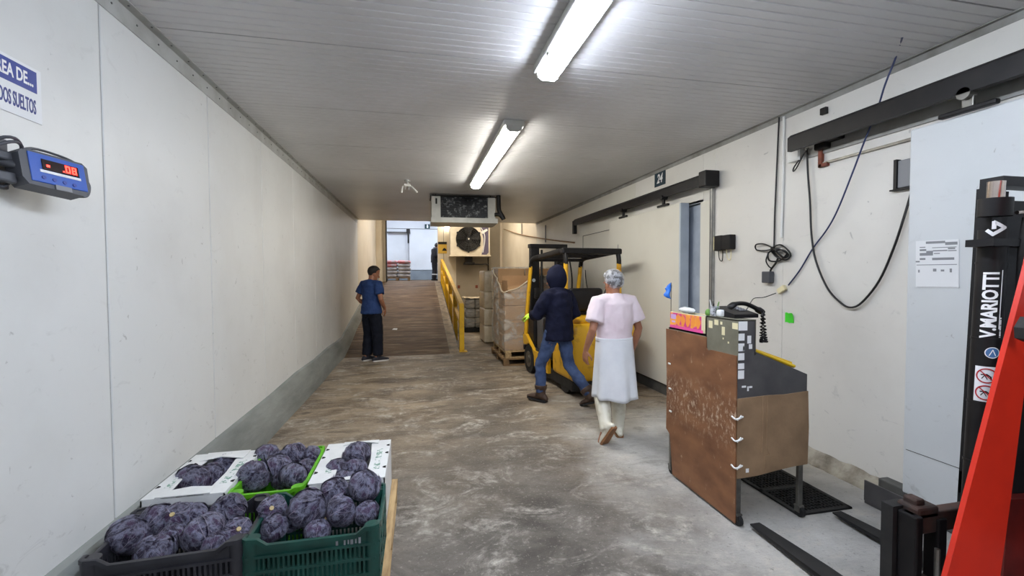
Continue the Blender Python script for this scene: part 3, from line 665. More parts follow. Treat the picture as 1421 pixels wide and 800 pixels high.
# --- worker in the white coat
r1 = thing('person', 'person in white short-sleeved coat, hair net and white rubber boots walking away', 'person', (1.905, 4.06, 0), R(6), sc=.965)
P = pose(el=[(-.275, -.05, 1.12), (.275, -.03, 1.11)], wr=[(-.295, .06, .90), (.265, .06, .885)], hdir=[(-.02, .14, -1), (-.06, .10, -1)], hn=[(.9, .3, 0), (-.9, .35, 0)],
         kn=[(-.13, .05, .50), (.085, .05, .50)], an=[(-.205, -.19, .17), (.055, .0, .085)], toe=[(-.15, .52, -.80), (.35, 1, 0)], hd=(0, .03, 1.578))
T = headmx(P['hd'], R(8), R(8))
body(P, r1, M['skin'], T, (.55, .7)); eyes(r1, T)
hair(r1, T, .008)
hn = hair(r1, T, .022, 'net', 'hair_net')
top(P, r1, M['coatpink'], .99, .72, grow=.046, name='coat_top', hemw=(.190, .152), collar=.22)
sk = MB(); rows = []
def skirt(u, v):
    a = 2*pi*u; z = 1.03-.60*v; rx = .192+.046*v; ry = .152+.062*v; f_ = 1+.05*v*sin(a*7+1.3)+.03*v*sin(a*11)
    return (rx*cos(a)*f_, -.02*v+ry*sin(a)*f_, z+.03*v*noise.noise(V((cos(a)*2, sin(a)*2, 3)))-.025*v*max(0, -sin(a)))
sk.grid(65, 18, skirt); sk.build('coat_skirt', M['coatwhite'], r1, 80, local=True, solid=.006)
wbm = MB(); wbm.grid(49, 4, lambda u, v: ((.194)*cos(2*pi*u), .154*sin(2*pi*u), .99+.042*v)); wbm.build('waistband', M['coatwhite'], r1, 80, local=True, solid=.008)
trousers(P, r1, M['coatwhite'], hem=.3, disp=.01)
shoe(P, r1, 0, M['boot'], M['tan'], .33, 'rubber_boot'); shoe(P, r1, 1, M['boot'], M['tan'], .33, 'rubber_boot')
# --- hooded worker beside the truck
r2 = thing('person', 'person in navy hooded sweatshirt and jeans walking beside the yellow truck', 'person', (1.70, 5.24, 0), R(37))
P = pose(pel=(.02, 0, .93), wai=(.03, .0, 1.08), che=(.045, .02, 1.24), sho=(.055, .03, 1.36), nb=(.06, .05, 1.42), hd=(.065, .085, 1.55),
         sh=[(-.14, .05, 1.35), (.235, .02, 1.35)], el=[(-.21, .17, 1.12), (.30, -.06, 1.11)], wr=[(-.06, .36, 1.09), (.27, .15, .98)], hdir=[(.15, 1, -.1), (-.1, .9, -.5)], hn=[(.5, 0, -.9), (-.9, 0, -.3)],
         hip=[(-.085, .02, .88), (.085, -.02, .88)], kn=[(-.09, .20, .48), (.10, -.10, .48)], an=[(-.09, .20, .10), (.10, -.42, .14)], toe=[(-.08, 1, .06), (.1, .94, -.36)])
T = headmx(P['hd'], R(12), R(10))
body(P, r2, M['skin'], T, (.8, .8)); eyes(r2, T)
top(P, r2, M['hoodie'], .80, 1.95, grow=.045, name='hoodie', hemw=(.215, .178), collar=.3, disp=.03)
hb = MB(); hm = bmesh.new(); vs = []
nu, nv = 28, 18
for i in range(nv+1):
    t = -pi/2+pi*i/nv
    for j in range(nu):
        a = 2*pi*j/nu; yy = -.012+.132*cos(t)*sin(a); x = .108*cos(t)*cos(a); z = .012+.152*sin(t)
        if yy > .075: yy = .075+(yy-.075)*.25
        pk = max(0, sin(t))**2; yy -= .035*pk; z += .012*pk
        x *= 1+.05*sin(z*40); vs.append((x, yy, z))
fs = []
for i in range(nv):
    for j in range(nu):
        q = (i*nu+j, i*nu+(j+1) % nu, (i+1)*nu+(j+1) % nu, (i+1)*nu+j)
        cx = sum(vs[e][0] for e in q)/4; cy = sum(vs[e][1] for e in q)/4; cz = sum(vs[e][2] for e in q)/4
        if cy > .062 and -.12 < cz < .10 and abs(cx) < .075: continue
        fs.append(q)
hb.add(vs, fs, T=T).build('hood', M['hoodie'], r2, 80, local=True, solid=.008)
trousers(P, r2, M['jeans'], disp=.028)
shoe(P, r2, 0, M['brownboot'], M['rubber'], .12, 'boot'); shoe(P, r2, 1, M['brownboot'], M['rubber'], .12, 'boot')
gm = MB(); W = P['wr'][0]; hand(gm, W, P['hdir'][0], P['hn'][0], 1, .8, 1.22); gm.tube([W-V((.03, .10, 0)).normalized()*.05, W], [.038, .034], 12)
gm.remesh('glove', M['glove'], .0065, r2, smooth_it=2)
# --- man in the blue shirt
r3 = thing('person', 'person in plain blue shirt and dark trousers standing by the left kerb', 'person', (-.87, 8.62, 0), R(-42), sc=1.045)
P = pose(el=[(-.27, -.07, 1.13), (.275, -.03, 1.12)], wr=[(-.20, .10, .965), (.20, .13, .95)], hdir=[(.25, .35, -.9), (-.25, .35, -.9)], hn=[(.9, -.3, 0), (-.9, -.3, 0)],
         sho=(0, -.01, 1.385), nb=(0, .01, 1.45), hd=(.01, .06, 1.575), kn=[(-.10, .03, .49), (.11, .04, .49)], an=[(-.11, -.02, .085), (.12, .03, .085)], toe=[(.10, 1, 0), (.45, 1, 0)])
T = headmx(P['hd'], R(-26), R(22))
body(P, r3, M['skin'], T, (.4, .4)); eyes(r3, T); hair(r3, T, .012)
top(P, r3, M['bluetee'], .86, .66, grow=.028, name='shirt', hemw=(.212, .172), collar=.1, disp=.022)
trousers(P, r3, M['navytrouser'], grow=.026, disp=.024)
shoe(P, r3, 0, M['sneaker'], M['solewhite']); shoe(P, r3, 1, M['sneaker'], M['solewhite'])
# --- worker at the head of the ramp, half behind the wall end
r4 = thing('person', 'person in black hooded work clothes beyond the ramp, half hidden by wall', 'person', (.70, 19.6, RZ), R(-75), sc=.97)
P = pose(el=[(-.25, .02, 1.12), (.25, .02, 1.12)], wr=[(-.20, .22, 1.02), (.20, .22, 1.02)], hdir=[(.2, 1, -.2), (-.2, 1, -.2)], hn=[(.3, 0, -.9), (-.3, 0, -.9)], che=(0, .04, 1.25), sho=(0, .05, 1.385), nb=(0, .08, 1.44), hd=(0, .14, 1.55))
T = headmx(P['hd'], 0, R(30))
body(P, r4, M['skin'], T, (.6, .6)); eyes(r4, T); hair(r4, T, .03, 'hair', 'hood')
top(P, r4, M['darkcloth'], .82, 1.92, grow=.045, name='jacket', hemw=(.19, .155), collar=.4)
trousers(P, r4, M['darkcloth'], grow=.016)
for s in (0, 1):
    a = P['an'][s].lerp(P['kn'][s], .42); b = P['an'][s].lerp(P['kn'][s], .55); MB().tube([a, b], .094, 16).build('reflective_band', M['reflect'], r4, local=True)
shoe(P, r4, 0, M['rubber'], M['rubber'], .1, 'boot'); shoe(P, r4, 1, M['rubber'], M['rubber'], .1, 'boot')
# ================================================================ WALL ITEMS
# area sign on the left wall
def LW(y, z, off=.004): return V((XL+off, y, z))
t = thing('wall_sign', 'white and blue area sign high on the left wall above the scale display', 'sign', (XL, 1.86, 2.27))
MB().rbox(XL+.001, XL+.004, 1.46, 2.235, 2.255, 2.475, .001).build('board', M['paper'], t)
MB().box(XL+.004, XL+.0052, 1.475, 2.212, 2.375, 2.462).build('band', M['signblue'], t)
text('AREA DE...', .070, frame((XL+.0055, 2.195, 2.418), (0, 1, 0), (0, 0, 1)), 'lettering', M['whitepaint'], t, .0006, .0016, squeeze=.60, align='RIGHT')
text('PEDIDOS SUELTOS', .080, frame((XL+.0048, 2.205, 2.313), (0, 1, 0), (0, 0, 1)), 'lettering', M['textblue'], t, .0006, .0012, squeeze=.33, align='RIGHT')
# scale display on a bracket
t = thing('scale_display', 'blue-fronted scale display with red digits on left wall bracket', 'scale', (XL, 2.12, 1.97))
A = onX(42, 215, -1.42); B = onX(121, 236, -1.42)
cen = V((-1.43, 2.115, 2.028)); xa = V((.30, .95, -.045)).normalized(); za = V((.93, -.30, .22)).normalized(); ya = za.cross(xa)
F = MX(((xa.x, ya.x, za.x, cen.x), (xa.y, ya.y, za.y, cen.y), (xa.z, ya.z, za.z, cen.z), (0, 0, 0, 1))) @ MX.Scale(.9, 4)
MB().prism([(-.135, -.05), (-.115, -.078), (.10, -.085), (.132, -.055), (.135, .058), (.115, .078), (-.115, .078), (-.135, .055)], 2, -.045, .03, T=F).build('case', M['scalegrey'], t)
MB().rbox(-.105, .118, -.062, .068, .028, .034, .004, T=F).build('front_panel', M['scaleblue'], t)
MB().rbox(-.06, .088, -.002, .046, .033, .038, .003, T=F).build('display_lens', M['lens'], t)
MB().box(-.07, .092, -.016, -.004, .033, .0365, T=F).build('legend_strip', M['paper'], t)
dg = MB()
def seg7(mb, x, y, w_, h_, on):
    g = .006
    segs = dict(a=(x, x+w_, y+h_-g, y+h_), g=(x, x+w_, y+h_/2-g/2, y+h_/2+g/2), d=(x, x+w_, y, y+g), f=(x, x+g, y+h_/2, y+h_), b=(x+w_-g, x+w_, y+h_/2, y+h_), e=(x, x+g, y, y+h_/2), c=(x+w_-g, x+w_, y, y+h_/2))
    for q in on: mb.box(*segs[q], .0385, .0395, T=F)
dg.box(-.045, -.032, .012, .022, .0385, .0395, T=F).box(.018, .025, .006, .012, .0385, .0395, T=F)
seg7(dg, .030, .006, .020, .034, 'abcdef'); seg7(dg, .056, .006, .020, .034, 'abcdefg')
dg.build('led_digits', M['led'], t, kind='stuff')
for x, y in ((-.06, -.038), (-.02, -.04), (.02, -.042), (.06, -.044)): MB().cyl((x, y, .033), (x, y, .037), .008, T=F).build('key', M['signblue'], t)
MB().rbox(-.02, .045, -.083, -.060, .033, .036, .002, T=F).build('sticker', M['gum'], t)
MB().rbox(-.21, -.13, -.075, -.03, -.03, .0, .008, T=F).rbox(-.20, -.13, .02, .06, -.04, .0, .008, T=F).build('bracket', M['scalegrey'], t)
MB().rbox(XL, XL+.02, 1.9, 2.05, 1.95, 2.14, .006).tube([(XL+.01, 1.99, 2.05), (XL+.06, 2.0, 2.04), (-1.46, 2.02, 2.03)], .015, 10).build('arm', M['scalegrey'], t, smooth=40)
for off in (0, .02): MB().tube(smoothpath([(XL+.02, 1.86, 2.02+off), (XL+.10, 1.93, 2.10+off), (XL+.09, 2.01, 2.11), (XL+.06, 2.03, 2.03), (XL+.05, 1.98, 1.97-off), (XL+.03, 1.92, 1.99)]), .006, 6).build('cable', M['scalegrey'], t, smooth=60)
MB().tube(smoothpath([F @ V((-.13, .05, 0)), F @ V((-.06, .10, 0)), F @ V((.07, .105, -.01)), F @ V((.12, .075, .01))]), .005, 6).build('cable', M['scalegrey'], t, smooth=60)
MB().tube(smoothpath([F @ V((.135, .03, 0)), F @ V((.158, -.01, 0)), F @ V((.15, -.06, -.01)), F @ V((.12, -.07, -.02))]), .005, 6).build('cable', M['scalegrey'], t, smooth=60)
# number 24 sign
t = thing('number_sign', 'dark navy sign numbered 24 above the cold-room door rail', 'sign', (XR, 5.55, 2.87))
a = onX(908, 262, XR-.01); b = onX(923, 232, XR-.01)
MB().rbox(XR-.008, XR-.001, b.y, a.y, 2.845, 3.035, .002).build('board', M['navysign'], t)
text('24', .17, frame((XR-.0095, (a.y+b.y)/2+.005, 2.94), (0, -1, 0), (0, 0, 1)), 'lettering', M['whitepaint'], t, .001, .004, .25, .82)
# boxes and papers
def wallbox(name, label, cat, px0, py0, px1, py1, dep, m_, x=XR):
    a, b = onX(px0, py0, x), onX(px1, py1, x)
    t = thing(name, label, cat, (x, (a.y+b.y)/2, min(a.z, b.z)))
    MB().rbox(x-dep, x-.0005, b.y, a.y, min(a.z, b.z), max(a.z, b.z), .006).build('body', M[m_], t); return t, a, b
t, a, b = wallbox('junction_box', 'white junction box on right wall left of the near door rail', 'box', 1099, 202, 1116, 222, .05, 'white')
MB().rbox(XR-.058, XR-.05, b.y+.01, a.y-.01, b.z+.01, a.z-.01, .004).build('lid', M['white'], t)
t, a, b = wallbox('socket_outlet', 'ivory socket outlet beside the two black chargers', 'socket', 991, 329, 999, 347, .02, 'ivory')
for z in (.35, .65): MB().cyl((XR-.024, (a.y+b.y)/2, b.z+(a.z-b.z)*z), (XR-.019, (a.y+b.y)/2, b.z+(a.z-b.z)*z), .018).build('socket', M['ivory'], t)
for i, (p0, p1, lb) in enumerate((((999, 328), (1009, 348), 'black charger plugged right next to the ivory socket'), ((1009.5, 327), (1021, 346), 'black charger furthest from the ivory socket'))):
    t, a, b = wallbox('charger', lb, 'charger', p0[0], p0[1], p1[0], p1[1], .075, 'black')
    c_ = (a.y+b.y)/2
    MB().tube(smoothpath([(XR-.04, c_+.03, b.z+.01), (XR-.03, c_+.025, b.z-.09), (XR-.03, c_-.02, b.z-.11), (XR-.03, c_-.03, b.z-.04), (XR-.035, c_-.03, b.z+.01)]), .005, 6).build('cable', M['blackcable' if i == 0 else 'ivory'], t, smooth=60)
mb = MB(); a, b = onX(1090, 434, XR), onX(1102, 449, XR)
mb.grid(5, 5, lambda u, v: (XR-.003-.02*u*v*v, a.y+(b.y-a.y)*u, b.z+(a.z-b.z)*v+.004*sin(9*u)))
single(mb, 'sticky_note', M['noteg'], 'bright green note stuck on the right wall behind the stand', 'note', solid=.0015)
mb = MB(); q = [onX(px, py, 3.158) for px, py in ((1271, 335), (1331, 332), (1331, 400), (1271, 399))]
t = thing('paper_sheet', 'printed paper form taped on the near sliding door', 'paper', q[3])
MB().add(q+[p+V((-.0012, 0, 0)) for p in q], [(0, 1, 2, 3), (7, 6, 5, 4), (0, 4, 5, 1), (1, 5, 6, 2), (2, 6, 7, 3), (3, 7, 4, 0)]).build('sheet', M['paper'], t)
pr = MB()
def onsheet(u0, u1, v0, v1):
    P_ = lambda u, v: (q[0].lerp(q[1], u)).lerp(q[3].lerp(q[2], u), v)+V((-.0018, 0, 0))
    pr.add([P_(u0, v0), P_(u1, v0), P_(u1, v1), P_(u0, v1)], [(0, 1, 2, 3)])
for b_ in ((.25, .70, .02, .07), (.70, .97, .05, .11), (.1, .24, .13, .15), (.40, .95, .15, .165), (.1, .26, .18, .22), (.42, .75, .21, .235), (.76, .92, .17, .2), (.1, .42, .26, .32), (.26, .42, .22, .26), (.44, .58, .27, .29), (.76, .95, .22, .24), (.1, .24, .37, .41), (.40, .90, .37, .42), (.0, .10, .43, .46), (.02, .96, .51, .525), (.06, .1, .62, .68), (.42, .5, .60, .66), (.6, .68, .62, .66), (.8, .85, .60, .68), (.02, .97, .985, .99)): onsheet(*b_)
pr.build('printing', M['gum'], t)
mb = MB(); mb.rbox(XR-.03, XR, 3.02, 3.075, 2.93, 2.985, .004)
single(mb, 'sensor', M['black'], 'small black sensor on the right wall just below the ceiling', 'sensor')
# ---- cables
W_ = XR-.012
t = thing('hanging_cable', 'black cable dropping from ceiling to a coil and plug on right wall', 'cable', (W_, 3.5, 1.5))
p = [onX(px, py, W_) for px, py in ((1081, 163), (1078, 230), (1075, 300), (1074, 345))]
MB().tube(p, .007, 6).build('cable', M['blackcable'], t, smooth=60)
def wp(l, dx=0): return smoothpath([onX(px, py, XR-.02-dx*(i % 3)) for i, (px, py) in enumerate(l)], 6)
MB().tube(wp([(1074, 345), (1060, 339), (1049, 340), (1050, 347), (1062, 348), (1075, 345)], .01), .007, 6).build('loop', M['blackcable'], t, smooth=60)
MB().tube(wp([(1070, 345), (1082, 340), (1093, 347), (1097, 355), (1090, 361), (1078, 357), (1070, 348)], .015), .008, 6).build('loop', M['blackcable'], t, smooth=60)
MB().tube(wp([(1074, 346), (1066, 352), (1068, 362), (1082, 362), (1092, 352), (1084, 347), (1074, 350)], .02), .008, 6).build('loop', M['blackcable'], t, smooth=60)
MB().tube(wp([(1072, 347), (1080, 352), (1088, 358), (1094, 354), (1086, 348), (1076, 346), (1073, 350), (1082, 359)], .02), .009, 6).build('loop', M['blackcable'], t, smooth=60)
MB().tube(wp([(1066, 352), (1063, 362), (1067, 370), (1072, 373)], .01), .006, 6).build('loop', M['blackcable'], t, smooth=60)
MB().tube(wp([(1080, 358), (1076, 366), (1070, 374), (1069, 378)], .0), .009, 6).build('tail', M['blackcable'], t, smooth=60)
a, b = onX(1064, 377, XR), onX(1075, 393, XR); MB().rbox(XR-.06, XR-.005, b.y, a.y, b.z, a.z, .008).build('plug_box', M['scalegrey'], t)
t = thing('blue_cable', 'thin blue cable slung from the ceiling to an ivory inline switch', 'cable', onX(1252, 55, XR-.1))
pts = [onZ(1252, 52, HC)]+[onX(px, py, XR-.02-.10*(1-i/7)) for i, (px, py) in enumerate(((1243, 80), (1228, 118), (1218, 150), (1200, 195), (1183, 240), (1163, 290), (1148, 318)))]+[onX(px, py, XR-.015) for px, py in ((1128, 345), (1110, 375), (1094, 396))]
MB().tube(smoothpath(pts), .006, 6).build('cable', M['bluecable'], t, smooth=60)
a = onX(1085, 402, XR-.02); d = (onX(1092, 397, XR-.02)-onX(1077, 407, XR-.02)).normalized(); n_ = V((-1, 0, 0))
MB().rbox(-.045, .045, -.025, .025, -.016, .016, .006, T=frame(a, d, d.cross(n_))).build('inline_switch', M['ivory'], t)
pts = [onX(1077, 407, XR-.02), onX(1060, 413, XR-.1), V((2.9, 3.35, 1.40)), V((2.55, 3.0, 1.36)), V((2.2, 2.62, 1.36))]
MB().tube(smoothpath(pts), .004, 6).build('cable', M['blackcable'], t, smooth=60)
t = thing('door_cable', 'long black cable hanging in a deep loop before the near door', 'cable', onX(1180, 426, XR-.02))
pts = [onX(px, py, XR-.03) for px, py in ((1120, 206), (1121, 240), (1124, 280), (1126, 325), (1132, 362), (1148, 400), (1166, 420), (1180, 427), (1196, 420), (1220, 390), (1240, 345), (1255, 300), (1264, 270), (1270, 252))]
MB().tube(smoothpath(pts), .008, 6).build('cable', M['blackcable'], t, smooth=60)
pts = [onX(px, py, XR-.04) for px, py in ((1122, 205), (1112, 218), (1102, 232), (1101, 238), (1106, 232), (1114, 216), (1121, 207))]
MB().tube(smoothpath(pts), .006, 6).build('loop', M['blackcable'], t, smooth=60)
mb = MB(); mb.tube([onX(1088, 162, XR-.012), onX(1087, 240, XR-.012), onX(1084, 330, XR-.012)], .012, 8)
single(mb, 'conduit', M['white'], 'white conduit pipe on right wall beside the hanging black cable', 'pipe', smooth=60)
t = thing('pull_cord', 'thin dark pull cord curving down the wall left of the panel of cold room 24', 'cord', (XR-.02, 8.3, .9))
pts = [onX(px, py, XR-.02) for px, py in ((812, 375), (814, 395), (820, 415), (830, 422), (838, 410), (842, 395))]
MB().tube(smoothpath(pts), .008, 6).build('cable', M['blackcable'], t, smooth=60)
t = thing('pipe_run', 'thin slack pipe strung across the far right wall', 'pipe', (XR-.03, 12, 2.6))
pts = [onX(px, py, XR-.03) for px, py in ((699, 318), (720, 325), (745, 330), (770, 334), (797, 337))]
MB().tube(smoothpath(pts), .016, 6).build('pipe', M['carddirty'], t, smooth=60)
for px, py in ((724, 310), (757, 318)): a = onX(px, py, XR-.03); MB().box(a.x-.01, a.x+.01, a.y-.02, a.y+.02, a.z-.35, a.z+.1).build('hook', M['scalegrey'], t)

# ================================================================ CEILING ITEMS
t = thing('ceiling_cooler', 'wide ceiling cooler with dusty finned face at the ceiling edge', 'cooler', (.85, 8.2, 2.57))
x0, x1, yc = .245, 1.40, 8.0; z0, z1 = 2.62, 3.03
for xa, xb in ((x0, x0+.16), (x1-.14, x1)): MB().rbox(xa, xb, yc, yc+.55, z0, z1, .008).build('end_casing', M['casing'], t)
MB().rbox(x0+.15, x1-.13, yc+.06, yc+.5, z0, z1, .004).build('coil', M['fins'], t)
fm = MB()
for i in range(60): xx = x0+.162+(x1-x0-.304)*i/59; fm.box(xx-.002, xx+.002, yc+.03, yc+.07, z0+.02, z1-.02)
for i in range(9): zz = z0+.03+(z1-z0-.06)*i/8; fm.box(x0+.16, x1-.14, yc+.035, yc+.06, zz-.003, zz+.003)
fm.build('fin', M['finstrip'], t, kind='stuff')
MB().prism([(yc-.03, 2.56), (yc+.6, 2.55), (yc+.6, 2.61), (yc+.01, 2.65), (yc-.03, 2.65)], 0, x0-.01, x1+.04).build('drip_tray', M['casing'], t)
MB().rbox(x0-.02, x1+.02, yc-.01, yc+.56, z1, z1+.018, .004).build('top_plate', M['black'], t)
for x in (x0+.08, x1-.08):
    for y in (yc+.08, yc+.48): MB().cyl((x, y, z1), (x, y, HC-.001), .012, n=8).build('hanger_rod', M['steel'], t)
MB().rbox(x0+.07, x0+.10, yc-.008, yc, z1-.14, z1-.04, .004).build('label_plate', M['black'], t)
MB().tube(smoothpath([(1.46, 8.02, HC-.002), (1.465, 8.02, 2.93), (1.47, 8.0, 2.80), (1.53, 7.98, 2.68), (1.55, 7.98, 2.63)]), .042, 12).tube(smoothpath([(1.53, 7.98, 2.66), (1.47, 7.99, 2.72), (1.38, 8.0, 2.72)]), .035, 10).build('insulated_pipe', M['black'], t, smooth=60)
t = thing('fan_cooler', 'cream fan cooler with round black fan on the back wall', 'cooler', (1.9, 16.7, 2.34))
x0, x1 = 1.18, 2.68; z0, z1 = 2.36, 3.54; yc = 16.55
MB().rbox(x0, x1, yc, YB-.06, z0, z1, .02).build('casing', M['cream'], t)
MB().rbox(x0-.03, x1+.03, yc-.04, YB-.05, z0-.05, z0, .01).build('drip_tray', M['cream'], t)
cx, cz = 1.86, 2.96; rg = MB()
for i in range(7): rg.tube([(cx+(.06+.066*i)*cos(2*pi*j/32), yc-.06, cz+(.06+.066*i)*sin(2*pi*j/32)) for j in range(33)], .010, 5)
for j in range(16): a = 2*pi*j/16; rg.cyl((cx, yc-.055, cz), (cx+.46*cos(a), yc-.055, cz+.46*sin(a)), .008, n=5)
rg.build('fan_guard', M['fan'], t, smooth=60)
MB().cyl((cx, yc-.02, cz), (cx, yc-.001, cz), .47, n=40).build('fan_shade_disc', M['holeshade'], t)  # flat black disc painted as the shade inside the fan hole
MB().cyl((cx, yc-.10, cz), (cx, yc-.02, cz), .09, n=20).build('hub', M['fan'], t)
MB().ell((cx, yc-.1, cz), (.03, .015, .03), 10, 6).build('hub_badge', M['white'], t)
for i in range(5):
    a = 2*pi*i/5+.3; bl = MB(); bl.grid(5, 5, lambda u, v: (cx+(.09+.34*u)*cos(a+(v-.5)*(.9-.2*u)), yc-.035+.03*(v-.5), cz+(.09+.34*u)*sin(a+(v-.5)*(.9-.2*u)))); bl.build('fan_blade', M['fan'], t, solid=.006)
for i in range(6): a = 2*pi*i/6+.52; MB().rbox(cx+.47*cos(a)-.035, cx+.47*cos(a)+.035, yc-.06, yc, cz+.47*sin(a)-.035, cz+.47*sin(a)+.035, .01).build('guard_clip', M['fan'], t)
MB().prism([(2.35, z0+.02), (2.42, z0+.30), (2.43, z0+.62), (2.36, z0+.88), (2.26, z1-.03), (2.62, z1-.03), (2.62, z0+.1), (2.55, z0+.02)], 1, yc-.008, yc).build('side_label', M['purple'], t)
MB().tube(smoothpath([(2.30, yc-.01, z1-.1), (2.46, yc-.01, z0+.80), (2.47, yc-.01, z0+.5), (2.40, yc-.01, z0+.1)]), .02, 5).build('label_edge', M['whitepaint'], t)
MB().prism([(2.32, z1-.30), (2.55, z1-.18), (2.60, z1-.24), (2.40, z1-.38)], 1, yc-.014, yc-.008).build('label_stripe', M['whitepaint'], t)
MB().rbox(1.78, 2.05, 16.8, 17.2, 2.08, 2.32, .02).rbox(1.72, 2.12, 16.75, 17.2, 2.0, 2.1, .02).build('drain_bracket', M['black'], t)
MB().tube(smoothpath([(1.9, 17.0, 2.05), (2.4, 17.0, 2.02), (2.6, 17.2, 2.04), (2.72, YB-.06, 2.0)]), .03, 8).build('drain_pipe', M['scalegrey'], t, smooth=60)
t = thing('ceiling_sprayer', 'small white ceiling fixture with two splayed white arms', 'ceiling fixture', (-.15, 7.0, HC-.16))
c0 = V((-.15, 7.0, HC))
MB().cyl(c0, c0-V((0, 0, .02)), .045).cyl(c0-V((0, 0, .02)), c0-V((0, 0, .07)), .02).build('base', M['trim'], t, smooth=40)
MB().rbox(c0.x-.05, c0.x+.05, 6.96, 7.04, HC-.10, HC-.06, .01).build('body', M['white'], t)
for s_, e in ((-1, (-.085, -.02, -.20)), (1, (.15, -.02, -.185))): MB().tube([c0+V((s_*.035, 0, -.085)), c0+V((s_*.07, -.01, -.10)), c0+V(e)], [.010, .012, .013], 10).build('arm', M['white'], t, smooth=50)
for x in (-.02, .03): MB().cyl(c0+V((x, -.02, -.09)), c0+V((x-.01, -.03, -.15)), .006, n=6).build('prong', M['trim'], t)
# signs at the far end
t = thing('warning_sign', 'yellow warning sign with dark header on the wall end by the ramp', 'sign', (.93, YB, 2.4))
a, b = onY(608, 352, YB-.01), onY(625, 336, YB-.01)
MB().rbox(a.x, b.x, YB-.02, YB-.002, a.z, b.z, .004).build('board', mat('sign_yellow', (206, 168, 60), .5), t)
MB().box(a.x, b.x, YB-.024, YB-.02, b.z-.10, b.z).build('header', M['black'], t)
MB().prism([(a.x+.15, a.z+.10), (a.x+.34, a.z+.10), (a.x+.30, a.z+.18), (a.x+.24, a.z+.22), (a.x+.19, a.z+.18)], 1, YB-.024, YB-.02).build('pictogram', M['black'], t)
t = thing('exit_sign', 'dark green square pictogram sign high on the cold room wall', 'sign', (.45, 22.58, 4.0))
a, b = onY(589.5, 317.5, 22.57), onY(596.5, 311.5, 22.57)
MB().rbox(a.x, b.x, 22.55, 22.574, a.z, b.z, .006).build('board', M['teal'], t)
c_ = (a+b)/2; MB().box(c_.x-.035, c_.x+.045, 22.545, 22.55, c_.z-.08, c_.z+.04).build('pictogram', M['whitepaint'], t); MB().cyl((c_.x, 22.545, c_.z+.07), (c_.x, 22.55, c_.z+.07), .03).build('pictogram', M['whitepaint'], t)
# ================================================================ GUARD RAIL, BIN, BAGS
t = thing('guard_rail', 'yellow steel guard rail climbing beside the ramp', 'railing', (.88, 9.27, 0))
gx = .885
def rtop(y): return .94+rz(y)*.93
py_ = [9.27, 10.9, 12.5, 14.1, 15.7, 17.0]
for i, y in enumerate(py_):
    MB().rbox(gx-.05, gx+.05, y-.05, y+.05, .012 if i == 0 else .0, rtop(y)+.02, .006).build('post', M['yellow'], t)
MB().rbox(gx-.11, gx+.11, 9.16, 9.38, 0, .014, .004).build('base_plate', M['yellow'], t)
def rail(dz, h=.05, w_=.045):
    ya, yb = 9.24, 17.05
    vs = [(gx+sx*w_, y, rtop(y)+dz+sz*h) for y in (ya, yb) for sx, sz in ((-1, -1), (1, -1), (1, 1), (-1, 1))]
    return MB().add(vs, [(0, 1, 5, 4), (1, 2, 6, 5), (2, 3, 7, 6), (3, 0, 4, 7), (0, 3, 2, 1), (4, 5, 6, 7)])
rail(.0).build('top_rail', M['yellow'], t); rail(-.42, .04, .035).build('mid_rail', M['yellow'], t)
MB().prism([(9.4, .02), (17.0, .02), (17.0, RZ), (9.4, .06)], 0, .822, .832).build('ramp_side_sheet', M['black'], t)  # thin black sheet over the side wall of the ramp
# grey film-wrapped bales behind the rail
t = thing('wrapped_bale', 'dark grey film-wrapped load standing behind the yellow rail', 'bale', (1.6, 12.9, 0))
for i, (x0, x1) in enumerate(((1.28, 1.56), (1.56, 1.92))):
    for j, (a, b) in enumerate(((.12, .40), (.40, .66), (.66, .93))):
        MB().rbox(x0+.004, x1-.004+.01*(j % 2), 12.35+.01*j, 13.3, a+.003, b-.003, .04, seg=3).build('bale', M['greystuff'], t, smooth=50)
MB().rbox(1.26, 1.94, 12.33, 13.35, 0, .12, .01).build('base_pallet', M['rubber'], t)
wm = MB(); wm.rbox(1.27, 1.94, 12.33, 13.33, .55, .60, .02).rbox(1.27, 1.94, 12.33, 13.33, .25, .28, .02); wm.build('strap', M['film'], t, kind='stuff')
fl_ = MB(); fl_.grid(12, 8, lambda u, v: (1.27+.66*u, 12.34+.9*v, .955+.03*noise.noise(V((u*5, v*5, 0))))); fl_.build('film_top', M['wraptop'], t, 60, solid=.01)
